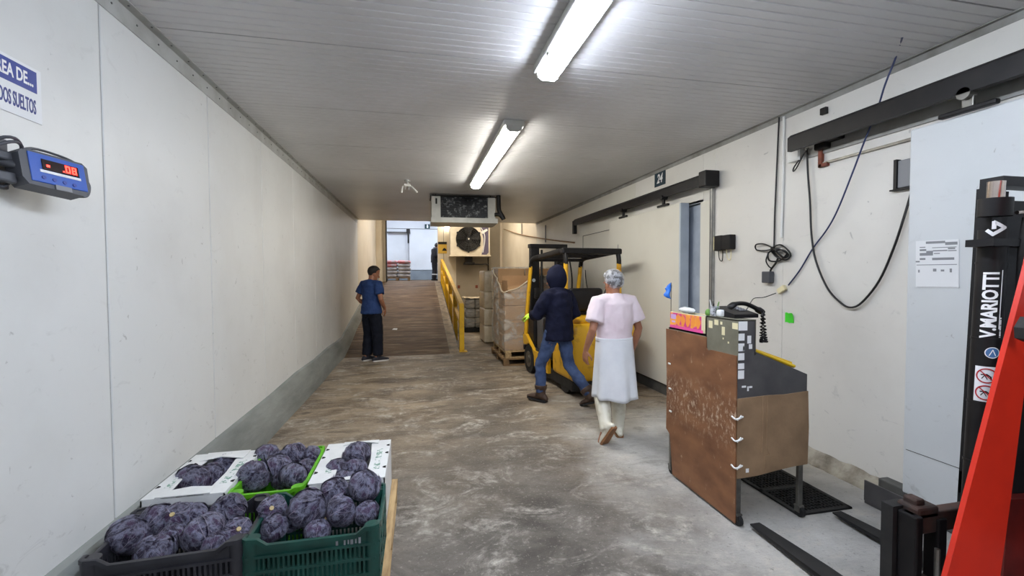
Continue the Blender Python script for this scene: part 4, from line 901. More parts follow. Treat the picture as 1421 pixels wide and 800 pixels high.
# produce bags on a pallet in the cold room
t = thing('pallet', 'pallet under the produce bags inside the cold room', 'pallet', (-.85, 20.3, RZ))
def pallet(t, x0, x1, y0, y1, z0, m_, alongy=True, nb=7, h=.145):
    L = (x1-x0) if alongy else (y1-y0)
    for i in range(nb):
        wd = L/nb*.78; c = (x0 if alongy else y0)+wd/2+(L-wd)*i/(nb-1)
        b_ = MB()
        if alongy: b_.rbox(c-wd/2, c+wd/2, y0, y1, z0+h-.022, z0+h, .003, seg=1)
        else: b_.rbox(x0, x1, c-wd/2, c+wd/2, z0+h-.022, z0+h, .003, seg=1)
        b_.build('deck_board', m_, t)
    for i in range(3):
        f_ = i/2
        b_ = MB()
        if alongy: yy = y0+.05+(y1-y0-.1)*f_; b_.rbox(x0, x1, yy-.05, yy+.05, z0+h-.044, z0+h-.022, .003, seg=1)
        else: xx = x0+.05+(x1-x0-.1)*f_; b_.rbox(xx-.05, xx+.05, y0, y1, z0+h-.044, z0+h-.022, .003, seg=1)
        b_.build('stringer', m_, t)
        for j in range(3):
            g_ = j/2; cx = x0+.055+(x1-x0-.11)*(g_ if alongy else f_); cy = y0+.055+(y1-y0-.11)*(f_ if alongy else g_)
            MB().rbox(cx-.05, cx+.05, cy-.05, cy+.05, z0+.02, z0+h-.044, .003, seg=1).build('block', m_, t)
    for i in range(3):
        f_ = i/2; b_ = MB()
        if alongy: xx = x0+.055+(x1-x0-.11)*f_; b_.rbox(xx-.05, xx+.05, y0, y1, z0, z0+.02, .003, seg=1)
        else: yy = y0+.055+(y1-y0-.11)*f_; b_.rbox(x0, x1, yy-.05, yy+.05, z0, z0+.02, .003, seg=1)
        b_.build('bottom_board', m_, t)
pallet(t, -1.45, -.35, 19.7, 20.8, RZ, M['woodold'], nb=5)
random.seed(11); bi = 0
for lay in range(5):
    for cidx in range(2):
        x = -1.17+.56*cidx+random.uniform(-.02, .02); z = RZ+.145+.075+.15*lay
        mb = MB(); mb.rbox(x-.275, x+.275, 19.75, 20.65, z-.074, z+.074, .07, seg=4)
        mb.v = [(p[0]+.02*noise.noise(V(p)*6), p[1], p[2]+.015*noise.noise(V(p)*7+V((3, 0, 0)))) for p in mb.v]
        nm = ['bottom layer', 'second layer', 'third layer', 'fourth layer', 'top layer'][lay]
        single(mb, 'produce_bag', M['bagred' if lay == 4 or (lay == 3 and cidx == 0) else 'bagwhite'], f'{"red" if lay == 4 or (lay == 3 and cidx == 0) else "grey white"} produce bag in the {nm}, {"left" if cidx == 0 else "right"} column on the cold room pallet', 'bag', group='produce bags on the cold room pallet', smooth=70)
# ================================================================ LOADED PALLETS BY THE TRUCK
def wrapped(t, x0, x1, y0, y1, layers, nx, ny, m_):
    for (a, b) in layers:
        for i in range(nx):
            for j in range(ny):
                xa = x0+(x1-x0)*i/nx; xb = x0+(x1-x0)*(i+1)/nx; ya = y0+(y1-y0)*j/ny; yb = y0+(y1-y0)*(j+1)/ny
                o_ = random.uniform(-.008, .008)
                MB().rbox(xa+.004+o_, xb-.004+o_, ya+.004, yb-.004, a+.002, b-.002, .012).build('carton', m_, t)
tp = thing('pallet', 'worn wooden pallet on the truck forks under the film-wrapped cartons', 'pallet', (2.0, 8.2, 0))
pallet(tp, 1.46, 2.62, 7.58, 8.95, .0, M['woodold'], False, 6, .13)
tp2 = thing('pallet', 'second wooden pallet directly under the film-wrapped cartons', 'pallet', (2.0, 8.2, .13))
pallet(tp2, 1.50, 2.62, 7.60, 8.93, .131, M['wood'], False, 6, .13)
t = thing('carton_stack', 'film-wrapped stack of brown cartons in front of the truck mast', 'cartons', (2.0, 8.2, .262))
wrapped(t, 1.50, 2.55, 7.66, 8.28, ((.263, .53), (.53, .80), (.80, 1.06), (1.06, 1.29)), 2, 1, M['card'])
wrapped(t, 1.50, 2.55, 8.28, 8.90, ((.263, .56), (.56, .86), (.86, 1.16), (1.16, 1.46), (1.46, 1.74)), 2, 1, M['card'])
# open carton on the near half
x0, x1, y0, y1, z0, z1 = 1.56, 2.05, 7.72, 8.2, 1.292, 1.60
MB().box(x0, x1, y1-.006, y1, z0, z1).box(x0, x0+.006, y0, y1, z0, z0+.22).box(x1-.006, x1, y0, y1, z0, z1).box(x0, x1, y0, y0+.006, z0, z0+.13).box(x0, x1, y0, y1, z0, z0+.006).build('open_carton', M['cardin'], t)
wrapped(t, 2.06, 2.55, 7.68, 8.2, ((1.292, 1.62),), 1, 1, M['card'])
fm = MB()
def filmwall(u, v):     # film round the stack with a sagging top edge at the near left corner
    per = [(1.485, 8.92), (1.485, 7.64), (2.57, 7.64), (2.57, 8.92)]
    s_ = u*3; i = min(2, int(s_)); f_ = s_-i; x = per[i][0]+(per[i+1][0]-per[i][0])*f_; y = per[i][1]+(per[i+1][1]-per[i][1])*f_
    cdist = abs(s_-1.0); zt = 1.28+min(.46, .52*cdist+.02*sin(14*s_))
    if s_ > 1.6: zt = 1.28+.31+.06*(s_-1.6)
    z = .27+(zt-.27)*v; k_ = .022*noise.noise(V((x*5, y*5, z*4)))+.012*sin(z*22)
    if i == 1: y -= abs(k_)
    elif i == 0: x -= abs(k_)
    else: x += abs(k_)
    return (x, y, z)
fm.grid(70, 34, filmwall); fm.build('stretch_film', M['film'], t, 60)
rp_ = [filmwall(i/80, 1.0) for i in range(48)]
MB().tube([(p[0]-.006, p[1]-.008, p[2]) for p in rp_], [.012+.008*noise.noise(V((i*.4, 0, 0))) for i in range(48)], 8).build('film_rope', M['wraptop'], t, smooth=60)
bk = MB(); bk.rbox(1.47, 2.57, 8.30, 8.96, .27, 1.77, .03, seg=3); bk.build('film_block', M['film'], t, 60)
t = thing('carton_stack', 'paler wrapped carton stack standing behind the load on the truck', 'cartons', (2.1, 10.6, 0))
for i, (a, b) in enumerate(((.02, .42), (.42, .82), (.82, 1.22), (1.22, 1.72))):
    for j in range(2): MB().rbox(1.50+.55*j, 2.04+.55*j, 10.2, 11.0, a, b-.006, .03, seg=3).build('carton', M['wraptop'], t, smooth=50)

# ================================================================ YELLOW TRUCK
TX = thing('forklift', 'yellow electric forklift with black overhead guard, a hooded worker walking at its side', 'forklift', (2.27, 7.06, 0), R(5))
def tb(mb, name, m_, par=TX, smooth=None, **k): return mb.build(name, M[m_], par, smooth, local=True, **k)
for s in (-1, 1):
    w_ = tb(MB().cyl((s*.36, 0, .225), (s*.50, 0, .225), .225, n=28), 'front_wheel', 'rubber', smooth=40)
    tb(MB().cyl((s*.495, 0, .225), (s*.506, 0, .225), .13, n=20).cyl((s*.505, 0, .225), (s*.515, 0, .225), .06, n=12), 'wheel_hub', 'steel', w_, 40)
    w_ = tb(MB().cyl((s*.30, -1.32, .19), (s*.44, -1.32, .19), .19, n=24), 'rear_wheel', 'rubber', smooth=40)
    # fender and side sill
    tb(MB().prism([(.26, .44), (.30, .60), (.16, .62), (-.10, .48), (-.24, .40), (-.85, .40), (-.85, .16), (-.27, .16), (-.25, .32), (-.15, .44), (.0, .49), (.14, .45)], 0, s*.47-.02*s, s*.50), 'side_sill', 'truck')
    # front post
    tb(MB().tube([(s*.455, .28, .55), (s*.455, .20, 1.0), (s*.45, .02, 1.76)], [(.035, .055), (.033, .05), (.03, .045)], 10, side=(1, 0, 0)), 'front_post', 'truck', smooth=50)
    tb(MB().tube(smoothpath([(s*.45, .025, 1.74), (s*.45, .0, 1.82), (s*.44, -.09, 1.875), (s*.41, -.3, 1.90)]), [(.032, .045)]*16, 10, side=(1, 0, 0)), 'guard_front_bend', 'black', smooth=50)
    tb(MB().tube([(s*.41, -.26, 1.895), (s*.41, -1.12, 1.945)], [(.032, .045)]*2, 10, side=(1, 0, 0)).tube(smoothpath([(s*.41, -1.10, 1.945), (s*.41, -1.24, 1.94), (s*.41, -1.29, 1.86), (s*.41, -1.30, 1.76)]), [(.03, .04)]*16, 10, side=(1, 0, 0)), 'guard_rail', 'black', smooth=50)
    tb(MB().tube([(s*.41, -1.30, 1.77), (s*.42, -1.30, .9)], [(.033, .036)]*2, 10, side=(1, 0, 0)), 'rear_post', 'truck', smooth=50)
tb(MB().rbox(-.46, .46, -1.31, -1.20, 1.90, 1.985, .02), 'guard_rear_bar', 'black')
tb(MB().rbox(-.44, .44, -.16, -.08, 1.83, 1.885, .02), 'guard_front_bar', 'black')
for i in range(5): yy = -.32-.19*i; tb(MB().rbox(-.42, .42, yy-.018, yy+.018, 1.885+.011*i, 1.93+.011*i, .008), 'guard_bar', 'black')
# counterweight and hood
tb(MB().rbox(-.47, .47, -1.66, -.92, .20, .96, .07, seg=4), 'counterweight', 'truck', smooth=40)
tb(MB().rbox(-.44, .44, -1.50, -.62, .94, 1.03, .04, seg=3), 'hood', 'truck', smooth=40)
tb(MB().rbox(-.46, .46, -.93, -.55, .36, .95, .02), 'battery_cover', 'black')
tb(MB().rbox(-.45, .45, -1.60, -.15, .07, .24, .02), 'skirt', 'rubber')
tb(MB().rbox(-.46, .46, -.6, .2, .24, .42, .01), 'step_floor', 'rubber')
tb(MB().rbox(-.44, .44, -.10, .20, .40, 1.02, .03), 'dash_body', 'black')
tb(MB().rbox(-.40, -.05, -.36, -.12, .42, .92, .02), 'control_box', 'tin')
tb(MB().rbox(-.26, .26, -1.02, -.56, 1.0, 1.12, .05, seg=3), 'seat', 'black', smooth=45)
tb(MB().rbox(-.27, .27, -1.12, -.99, 1.08, 1.42, .05, seg=3), 'seat_back', 'black', smooth=45)
tb(MB().cyl((-.05, -.12, .95), (-.05, -.32, 1.16), .03), 'steering_column', 'black', smooth=40)
sw = MB(); c0 = V((-.05, -.34, 1.18)); nn = V((0, -.69, .72)); ax = V((1, 0, 0)); ay = nn.cross(ax)
sw.tube([c0+ax*.17*cos(2*pi*i/24)+ay*.17*sin(2*pi*i/24) for i in range(25)], .014, 8)
for a in (0.5, 2.6, 4.7): sw.cyl(c0, c0+ax*.17*cos(a)+ay*.17*sin(a), .01, n=6)
tb(sw, 'steering_wheel', 'black', smooth=60)
for i in range(3): tb(MB().cyl((.16+.07*i, -.1, 1.0), (.16+.07*i, -.14, 1.16), .008).ell((.16+.07*i, -.14, 1.17), (.016, .016, .02), 8, 6), 'lever', 'black', smooth=60)
tx = text('CAT', .13, TX.matrix_world @ frame((-.474, -1.30, .76), (0, -1, 0), (0, 0, 1)), 'lettering', M['black'], None) if False else None
b_ = textmesh('C', .17, .002, .012); b_.v = [tuple(frame((.02, -1.662, .74), (1, 0, 0), (0, 0, 1)) @ V(p)) for p in b_.v]; tb(b_, 'lettering', 'black')
b_ = textmesh('C', .17, .002, .012); b_.v = [tuple(frame((-.4715, -1.42, .74), (0, -1, 0), (0, 0, 1)) @ V(p)) for p in b_.v]; tb(b_, 'lettering', 'black')
# mast, carriage, forks
for s in (-1, 1):
    tb(MB().rbox(s*.28-.05, s*.28+.05, .34, .46, .08, 2.12, .008), 'mast_upright', 'black')
    tb(MB().rbox(s*.20-.03, s*.20+.03, .36, .44, .12, 2.08, .006), 'inner_upright', 'black')
    tb(MB().cyl((s*.13, .36, .15), (s*.13, .36, 1.6), .035).cyl((s*.13, .36, 1.6), (s*.13, .36, 2.05), .02), 'lift_cylinder', 'rubber', smooth=40)
    tb(MB().tube(smoothpath([(s*.36, .28, 1.9), (s*.38, .22, 1.6), (s*.37, .20, 1.3), (s*.36, .26, 1.0)]), .014, 6), 'hose', 'rubber', smooth=60)
    f_ = MB(); f_.prism([(.52, .30), (.52, .155), (1.62, .155), (1.60, .175), (.57, .195), (.57, .62), (.52, .62)], 0, s*.22-.06, s*.22+.06); tb(f_, 'fork', 'rubber')
tb(MB().rbox(-.35, .35, .33, .47, 2.08, 2.15, .01), 'mast_top_bar', 'black')
tb(MB().rbox(-.34, .34, .36, .42, 1.86, 1.96, .01), 'mast_cross_bar', 'black')
tb(MB().rbox(-.34, .34, .36, .42, .9, .98, .01), 'mast_cross_bar', 'black')
tb(MB().rbox(-.42, .42, .46, .52, .30, .38, .008).rbox(-.42, .42, .46, .52, .52, .60, .008), 'carriage', 'black')
mr_ = MB(); mr_.rbox(-.40, -.30, -.02, .02, 1.22, 1.40, .02); tb(mr_, 'side_mirror', 'black')
tb(MB().cyl((-.285, .33, 1.52), (-.285, .34, 1.52), .03), 'mast_sticker', 'bluegrey')
tb(MB().ell((-.13, .10, 1.13), (.05, .04, .06), 12, 8), 'work_light', 'yellow', smooth=60)
# ================================================================ PALLET OF RED CABBAGES
PZ = .15
t = thing('pallet', 'wooden pallet under the crates of red cabbage', 'pallet', (-.78, 2.66, 0))
pallet(t, -1.40, -.16, 2.06, 3.24, .0, M['wood'], True, 8, PZ-.002)
RZT = .45
def crate(name, label, x0, x1, y0, y1, m_, z0=PZ, z1=RZT, dip=.03, seed=0, tilt=0):
    t = thing(name, label, 'crate', ((x0+x1)/2, (y0+y1)/2, z0), tilt, 'plastic produce crates')
    ROOTM[t.name] = MX.Translation(t.location)          # parts are laid out square, then turned with the root
    hx, hy = (x1-x0)/2, (y1-y0)/2
    def rimz(f_): f_ = abs(f_); return z1-z0 if f_ > .80 else (z1-z0-dip if f_ < .70 else z1-z0-dip*(.80-f_)/.10)
    # rim path with rounded corners
    path = []; rc = .04
    def side(ax, s_, ds):
        for i in range(15):
            q = -.93+1.86*i/14; q *= ds; zz = rimz(q)
            path.append(((q*hx, s_*hy, zz) if ax == 0 else (s_*hx, q*hy, zz)))
    side(0, -1, 1); side(1, 1, 1); side(0, 1, -1); side(1, -1, -1)
    path.append(path[0])
    rm = MB(); sec = [(.0, .0), (.012, -.002), (.012, -.022), (.004, -.026), (-.006, -.022), (-.006, -.002)]
    n = len(sec); vs = []
    for p in path:
        d = V((p[0]/hx, p[1]/hy, 0)); d = V((d.x if abs(d.x) > .99 or abs(d.x) > .9 else 0, d.y if abs(d.y) > .9 else 0, 0)).normalized()
        for a, b in sec: vs.append((p[0]+d.x*a, p[1]+d.y*a, p[2]+b))
    rm.add(vs, [(i*n+j, i*n+(j+1) % n, (i+1)*n+(j+1) % n, (i+1)*n+j) for i in range(len(path)-1) for j in range(n)])
    rm.build('rim', m_, t, 45, local=True)
    H = z1-z0; g = MB()
    # solid upper band follows the rim, below it two slotted rows
    bd = MB()
    def wallpt(ax, s_, q, z, off=0): return (q*hx, s_*(hy+off), z) if ax == 0 else (s_*(hx+off), q*hy, z)
    for ax, s_ in ((0, -1), (0, 1), (1, -1), (1, 1)):
        L = hx if ax == 0 else hy
        qs = [-1+.04+1.92*i/24 for i in range(25)]
        vs = [wallpt(ax, s_, q, z) for q in qs for z in (H*.71, rimz(q)-.004)]+[wallpt(ax, s_, q, z, -.005) for q in qs for z in (H*.71, rimz(q)-.004)]
        m2 = len(qs)*2
        bd.add(vs, [(2*i, 2*i+1, 2*i+3, 2*i+2) for i in range(24)]+[(m2+2*i, m2+2*i+2, m2+2*i+3, m2+2*i+1) for i in range(24)])
        for z in (.006, H*.24, H*.48, H*.71):      # horizontal ribs
            a = wallpt(ax, s_, -1+.03, z-.006, -.006); b = wallpt(ax, s_, 1-.03, z+.008, .010)
            bd.box(min(a[0], b[0]), max(a[0], b[0]), min(a[1], b[1]), max(a[1], b[1]), z-.005, z+.007)
        ns = int(L*2/.021)
        for i in range(ns):
            q = -.93+1.86*i/(ns-1); w_ = .0048/L
            for za, zb in ((.012, H*.24), (H*.24, H*.48), (H*.48, H*.71)):
                a = wallpt(ax, s_, q-w_, za, -.004); b = wallpt(ax, s_, q+w_, zb, .004 if i % 6 else .009)
                g.box(min(a[0], b[0]), max(a[0], b[0]), min(a[1], b[1]), max(a[1], b[1]), za, zb)
    bd.build('wall_band', m_, t, local=True)
    g.build('slat', m_, t, local=True, kind='stuff')
    for sx in (-1, 1):
        for sy in (-1, 1): MB().tube([(sx*(hx-.025), sy*(hy-.025), .0), (sx*(hx-.025), sy*(hy-.025), H-.01)], .036, 16).build('corner_post', m_, t, 40, local=True)
    MB().rbox(-hx+.01, hx-.01, -hy+.01, hy-.01, .0, .012, .003).build('base', m_, t, local=True)
    return t, hx, hy
ck, _, _ = crate('crate', 'black slotted crate of red cabbages nearest the left wall', -1.385, -.79, 2.12, 2.54, M['cratek'], tilt=R(2.5))
cg, hx, hy = crate('crate', 'dark green slotted crate of red cabbages at the front right', -.77, -.20, 2.12, 2.54, M['crateg'])
cl_, _, _ = crate('crate', 'bright lime green crate of red cabbages in the middle of the back row', -1.01, -.645, 2.60, 3.19, M['cratel'], dip=.012)
emb = MB()
for i, (a, b) in enumerate(((0, .010), (.035, .008), (.052, .006), (.064, .012), (.085, .006), (.100, .010))): emb.box(.10+a, .10+a+b, -hy-.004, -hy-.001, .222-.004*(i % 2), .248)
emb.build('worn_print', M['gum'], cg, local=True)
def whitebox(label, x0, x1, y0, y1, hole, z1=RZT):
    t = thing('cardboard_box', label, 'box', ((x0+x1)/2, (y0+y1)/2, PZ), 0, 'white cardboard produce boxes')
    w_ = .008
    MB().box(x0, x1, y0, y0+w_, PZ, z1).box(x0, x1, y1-w_, y1, PZ, z1).box(x0, x0+w_, y0, y1, PZ, z1).box(x1-w_, x1, y0, y1, PZ, z1).box(x0, x1, y0, y1, PZ, PZ+.006).build('wall', M['whitecard'], t)
    a, b, c, d = hole
    def fl(name, q, dz=.0):
        vs = [(p[0], p[1], z1+.001+dz+(p[2] if len(p) > 2 else 0)) for p in q]; n = len(vs)
        MB().add(vs+[(p[0], p[1], p[2]+.005) for p in vs], [tuple(range(n-1, -1, -1)), tuple(range(n, 2*n))]+[(i, (i+1) % n, (i+1) % n+n, i+n) for i in range(n)]).build(name, M['whitecard'], t)
    fl('flap', [(x0, y0), (a, y0), (a+.01, c), (a-.005, (c+d)/2, .006), (a+.02, d), (a, y1), (x0, y1)])
    fl('flap', [(b, y0), (x1, y0), (x1, y1), (b, y1), (b-.015, d), (b+.004, (c+d)/2), (b, c)])
    fl('flap', [(a-.03, y0), (b+.03, y0), (b+.02, c), ((a+b)/2, c+.012, .004), (a, c-.008)], .006)
    fl('flap', [(a-.02, d), ((a+b)/2, d+.02, .012), (b+.03, d), (b+.03, y1), (a-.02, y1)], .006)
    vm = MB()
    for yy in (y0+.14, y0+.36, y1-.1):
        for xx, dx in ((x0+.004, .022), (x1-.004, -.022)): vm.add([(xx, yy-.018, z1+.0065), (xx+dx*.7, yy-.012, z1+.0065), (xx+dx, yy, z1+.0065), (xx+dx*.7, yy+.012, z1+.0065), (xx, yy+.018, z1+.0065)], [(0, 1, 2, 3, 4)])
    vm.build('slot_shade', M['holeshade'], t, kind='stuff')  # slots are flat black patches, their inner shade put into the colour
    for xx in ((x0+a)/2+.02, (x1+b)/2-.005): MB().box(xx-.018, xx+.018, y0+.12, y1-.16, z1+.0062, z1+.0072).build('printing', M['boxprint'], t)
    return t
whitebox('white cardboard box of red cabbage against the left wall', -1.425, -1.03, 2.60, 3.19, (-1.33, -1.13, 2.68, 3.06))
whitebox('white cardboard box of red cabbage at the right of the back row', -.615, -.20, 2.60, 3.19, (-.49, -.31, 2.62, 3.13))
# cabbage kinds: a wrinkled heart, wrapper leaves, stem
def leafmesh(az, seed, r0, span, top_, tilt, kind):
    mb = MB(); nu, nv = 19, 22; uv = []
    for j in range(nv):
        v = j/(nv-1)
        for i in range(nu):
            u = -1+2*i/(nu-1); pol = pi*(.97-(.97-top_)*v); wv = span*(sin(pi*min(1, .18+.72*v))**.8)*(1-.10*noise.noise(V((seed, v*3, u*2))))
            a = az+u*wv/(max(.35, sin(pol)) if v < .85 else max(.5, sin(pol)))*.8
            e = max(0, abs(u)-.75)*4; f_ = max(0, v-.82)*5
            vn = (v-abs(u)*.75)*3.4*2*pi
            dr = V((sin(pol)*cos(a), sin(pol)*sin(a), cos(pol)))
            r = r0*(1+.07*noise.noise(dr*1.5+V((kind*5.0, 0, 0)))+.010*noise.noise(V((u*5, v*5, seed)))+.008*cos(vn)*(1-.5*abs(u))+.018*max(0, 1-abs(u)*7)*(1-v)+.055*e*(.6+.7*noise.noise(V((v*7, seed, u))))+.05*f_*(.4+.8*noise.noise(V((u*5, seed, 2))))+.03*tilt*v)
            mb.v.append((r*sin(pol)*cos(a), r*sin(pol)*sin(a), r*cos(pol)*.92)); uv.append((u, v))
    mb.f = [(j*nu+i, j*nu+i+1, (j+1)*nu+i+1, (j+1)*nu+i) for j in range(nv-1) for i in range(nu-1)]; mb.m = [0]*len(mb.f)
    me = mb.mesh('leaf', M['leaf'], 80); ul = me.uv_layers.new(name='UVMap')
    for lp in me.loops: ul.data[lp.index].uv = uv[lp.vertex_index]
    return me
def cabbagekind(seed):
    mb = MB(); mb.ell((0, 0, 0), (1, 1, .92), 24, 16)
    mb.v = [tuple(V(p)*.93*(1+.07*noise.noise(V(p).normalized()*1.5+V((seed*5.0, 0, 0))))) for p in mb.v]
    h = mb.mesh('heart', M['leaf'], 80); ul = h.uv_layers.new(name='UVMap')
    for lp in h.loops: p = h.vertices[lp.vertex_index].co; ul.data[lp.index].uv = (.5, .375)
    lv = [leafmesh(a+seed, seed*7+i, r_, sp, tp, ti, seed) for i, (a, r_, sp, tp, ti) in enumerate(((0, .955, 1.25, .05, 0), (2.0, .972, 1.2, .12, 0), (4.0, .989, 1.25, .10, .2), (1.1, 1.006, 1.1, .16, .4), (3.3, 1.023, 1.15, .24, .8), (5.2, 1.04, 1.05, .34, 1.2)))]
    st = MB(); st.tube([(0, 0, -.80), (0, 0, -.97), (.01, 0, -1.06)], [.22, .17, .155], 14); st = st.mesh('stem', M['stemc'], 45)
    return h, lv, st
KINDS = [cabbagekind(s_) for s_ in (1, 2, 3, 4)]
random.seed(21); ncab = 0
def cabbage(px, py, r, zc, rot, where, y=None):
    global ncab
    p = onZ(px, py, zc); h, lv, st = KINDS[ncab % 4]
    o = thing('red_cabbage', where, 'cabbage', p, 0, 'red cabbages in the crates', h)
    r *= 1.03; o.scale = (r, r, r*.97); o.rotation_euler = rot; ncab += 1
    for l in lv: c = bpy.data.objects.new('leaf', l); COL.objects.link(c); c.parent = o
    c = bpy.data.objects.new('stem', st); COL.objects.link(c); c.parent = o
def rr(): return (random.uniform(-.7, .7), random.uniform(-.7, .7), random.uniform(0, 6))
K = 'red cabbage in the black crate, '
for px, py, r, zc, rot, wh in ((178, 742, .083, .40, (.5, .6, 1), K+'the large one at its left end'), (222, 722, .080, .40, (.6, -.4, 2.4), K+'purple one right of the left end cabbage'),
    (246, 716, .060, .42, (-2.15, -.2, .15), K+'its cut stem facing the camera'), (215, 766, .075, .375, rr(), K+'low one behind the dipped front edge on the left'), (240, 745, .062, .375, rr(), K+'small dark one in the centre'),
    (283, 738, .086, .40, (.3, .5, 3.2), K+'big veined one right of centre'), (268, 716, .070, .39, rr(), K+'half hidden behind the big veined one'), (318, 708, .078, .415, rr(), K+'highest one at the back right corner'),
    (303, 757, .068, .36, rr(), K+'low one at the front right'), (330, 738, .060, .39, (-2.2, .2, .3), K+'small one at the right end'), (200, 735, .06, .34, rr(), K+'buried under the two left cabbages')): cabbage(px, py, r, zc, rot, wh)
K = 'red cabbage in the dark green crate, '
for px, py, r, zc, rot, wh in ((428, 706, .091, .43, (1.0, .15, 1.2), K+'large veined one in front'), (378, 707, .062, .43, (-2.1, -.1, .3), K+'small one with its cut stem showing'), (380, 733, .062, .385, rr(), K+'low one at the front left corner'),
    (466, 684, .078, .43, rr(), K+'behind the large veined one'), (474, 710, .076, .405, (.4, 1.2, .6), K+'deep purple one right of the large one'), (506, 674, .083, .475, (.2, -.3, 2), K+'the highest, perched at the back right'),
    (508, 712, .062, .385, rr(), K+'low one at the right end'), (440, 738, .06, .36, rr(), K+'low one against the front edge'), (403, 722, .06, .355, rr(), K+'buried left of the large veined one')): cabbage(px, py, r, zc, rot, wh)
K = 'red cabbage in the lime green crate, '
for px, py, r, zc, rot, wh in ((352, 661, .088, .43, (1.1, -.3, .5), K+'large one at the front left'), (384, 648, .082, .415, rr(), K+'middle one'), (371, 632, .074, .43, rr(), K+'dark one at the back left'), (407, 631, .078, .43, rr(), K+'at the back in the middle'),
    (432, 632, .060, .42, rr(), K+'small one at the back right'), (392, 666, .06, .36, rr(), K+'low one at the front edge'), (407, 660, .076, .41, (.2, .3, 1), K+'with pale frilled leaf at the front right'), (427, 650, .062, .39, rr(), K+'low one at the right side')): cabbage(px, py, r, zc, rot, wh)
K = 'red cabbage in the white box '
for px, py, r, zc, rot, wh in ((267, 668, .098, .405, (.25, .1, .4), K+'by the wall, large striped one'), (297, 660, .075, .39, rr(), K+'by the wall, middle one'), (314, 645, .072, .405, rr(), K+'by the wall, furthest one'),
    (495, 630, .082, .47, rr(), K+'at the right, top one at the back'), (470, 654, .072, .42, rr(), K+'at the right, low left one'), (493, 652, .070, .425, rr(), K+'at the right, one below the top cabbage'), (478, 668, .066, .42, rr(), K+'at the right, nearest the green crate')): cabbage(px, py, r, zc, rot, wh)
# ================================================================ STAND ON CASTERS
t = thing('standing_desk', 'patched sheet-metal desk on casters with brown hardboard side', 'desk', (2.23, 2.78, 0))
yf, yb_ = 2.41, 3.20; xl, xr = 1.985, 2.50
bd = [(3.225, 1.175), (2.72, 1.175), (2.715, 1.10), (2.70, 1.085), (2.66, 1.095), (yf+.005, 1.098), (yf+.003, .02), (2.55, .02), (3.12, .02), (3.16, .33), (3.215, .36), (3.21, .7)]
MB().prism(bd, 0, xl-.018, xl-.010).build('hardboard_side', M['hard'], t)
sidep = [(xl-.008, 1.325), (2.10, 1.322), (2.10, 1.12), (xr, .955), (xr, .80), (xl-.008, .79)]
MB().prism(sidep, 1, yf, yf+.008).build('near_panel', M['tin'], t)
MB().prism([(xl-.008, 1.19), (2.10, 1.19), (2.10, 1.12), (xr, .955), (xr, .40), (xl-.008, .40)], 1, yb_-.008, yb_).build('far_panel', M['tin'], t)
MB().box(xl-.009, xl, yf, 2.73, 1.05, 1.325).box(xl-.009, xl, 2.73, yb_, .4, 1.19).build('left_panel', M['olive'], t)
MB().box(xl-.009, 2.105, yf, 2.73, 1.318, 1.326).box(2.096, 2.105, yf, 2.73, 1.1, 1.32).box(xl-.009, 2.105, 2.722, 2.73, 1.1, 1.32).build('raised_box', M['olive'], t)
MB().box(xl-.009, 2.105, 2.73, yb_, 1.18, 1.19).box(2.096, 2.105, 2.73, yb_, 1.08, 1.19).build('ledge', M['olive'], t)
MB().prism([(2.10, 1.11), (xr-.004, .945), (xr-.004, .935), (2.10, 1.10)], 1, yf+.008, yb_-.008).build('sloping_top', M['tin'], t)
MB().box(xr-.006, xr, yf, yb_, .45, .95).build('right_panel', M['tin'], t)
cbp = [(xl-.012, .825), (2.2, .835), (2.32, .832), (xr+.002, .845), (xr+.012, .60), (xr+.006, .358), (2.40, .352), (2.28, .34), (2.12, .318), (xl-.012, .312)]
MB().prism(cbp, 1, yf-.009, yf-.001).build('cardboard_front', M['carddirty'], t)
MB().tube([(2.155, yf-.010, .832), (2.158, yf-.0105, .6), (2.15, yf-.011, .46)], .0032, 6).tube([(2.19, yf-.010, .832), (2.185, yf-.011, .5), (2.21, yf-.011, .45), (2.18, yf-.01, .44), (2.17, yf-.010, .34)], .0032, 6).build('crease', M['carddirty'], t)
MB().box(xl+.01, xr-.01, yf+.01, yb_-.01, .40, .408).build('lower_shelf', M['tin'], t)
for i, (x, y) in enumerate(((xl+.012, yf+.018), (xr-.03, yf+.018), (xl+.012, yb_-.02), (xr-.03, yb_-.02))):
    MB().rbox(x-.017, x+.017, y-.012, y+.012, .075, .80, .003).build('leg', M['steel'], t)
    cs = MB().rbox(x-.022, x+.022, y-.022, y+.022, .062, .076, .003).box(x-.018, x-.013, y-.02, y+.02, .03, .065).box(x+.013, x+.018, y-.02, y+.02, .03, .065).build('caster', M['steel'], t)
    MB().cyl((x-.012, y-.01, .034), (x+.012, y-.01, .034), .034, n=18).build('caster_wheel', M['rubber'], cs, 40)
random.seed(5)
for i, (z, h_) in enumerate(((1.285, .065), (1.215, .05), (1.15, .055), (1.09, .05), (1.03, .04), (.975, .06))):
    MB().box(xl-.009, xl+.035+.02*(i == 0), yf-.0016, yf-.0004, z-h_*.4, z+h_*.5).build('tape', M['whitepaint'], t)
for x, z, w_, h_ in ((2.055, 1.20, .028, .05), (2.065, 1.155, .024, .03), (2.015, 1.145, .012, .03), (2.02, .90, .03, .012), (2.05, .885, .012, .03), (2.07, .895, .022, .012), (2.045, .36, .022, .026)):
    MB().box(x-w_/2, x+w_/2, yf-.0105 if z < .5 else yf-.0016, yf-.0092 if z < .5 else yf-.0004, z-h_/2, z+h_/2).build('label_scrap', M['whitepaint'], t)
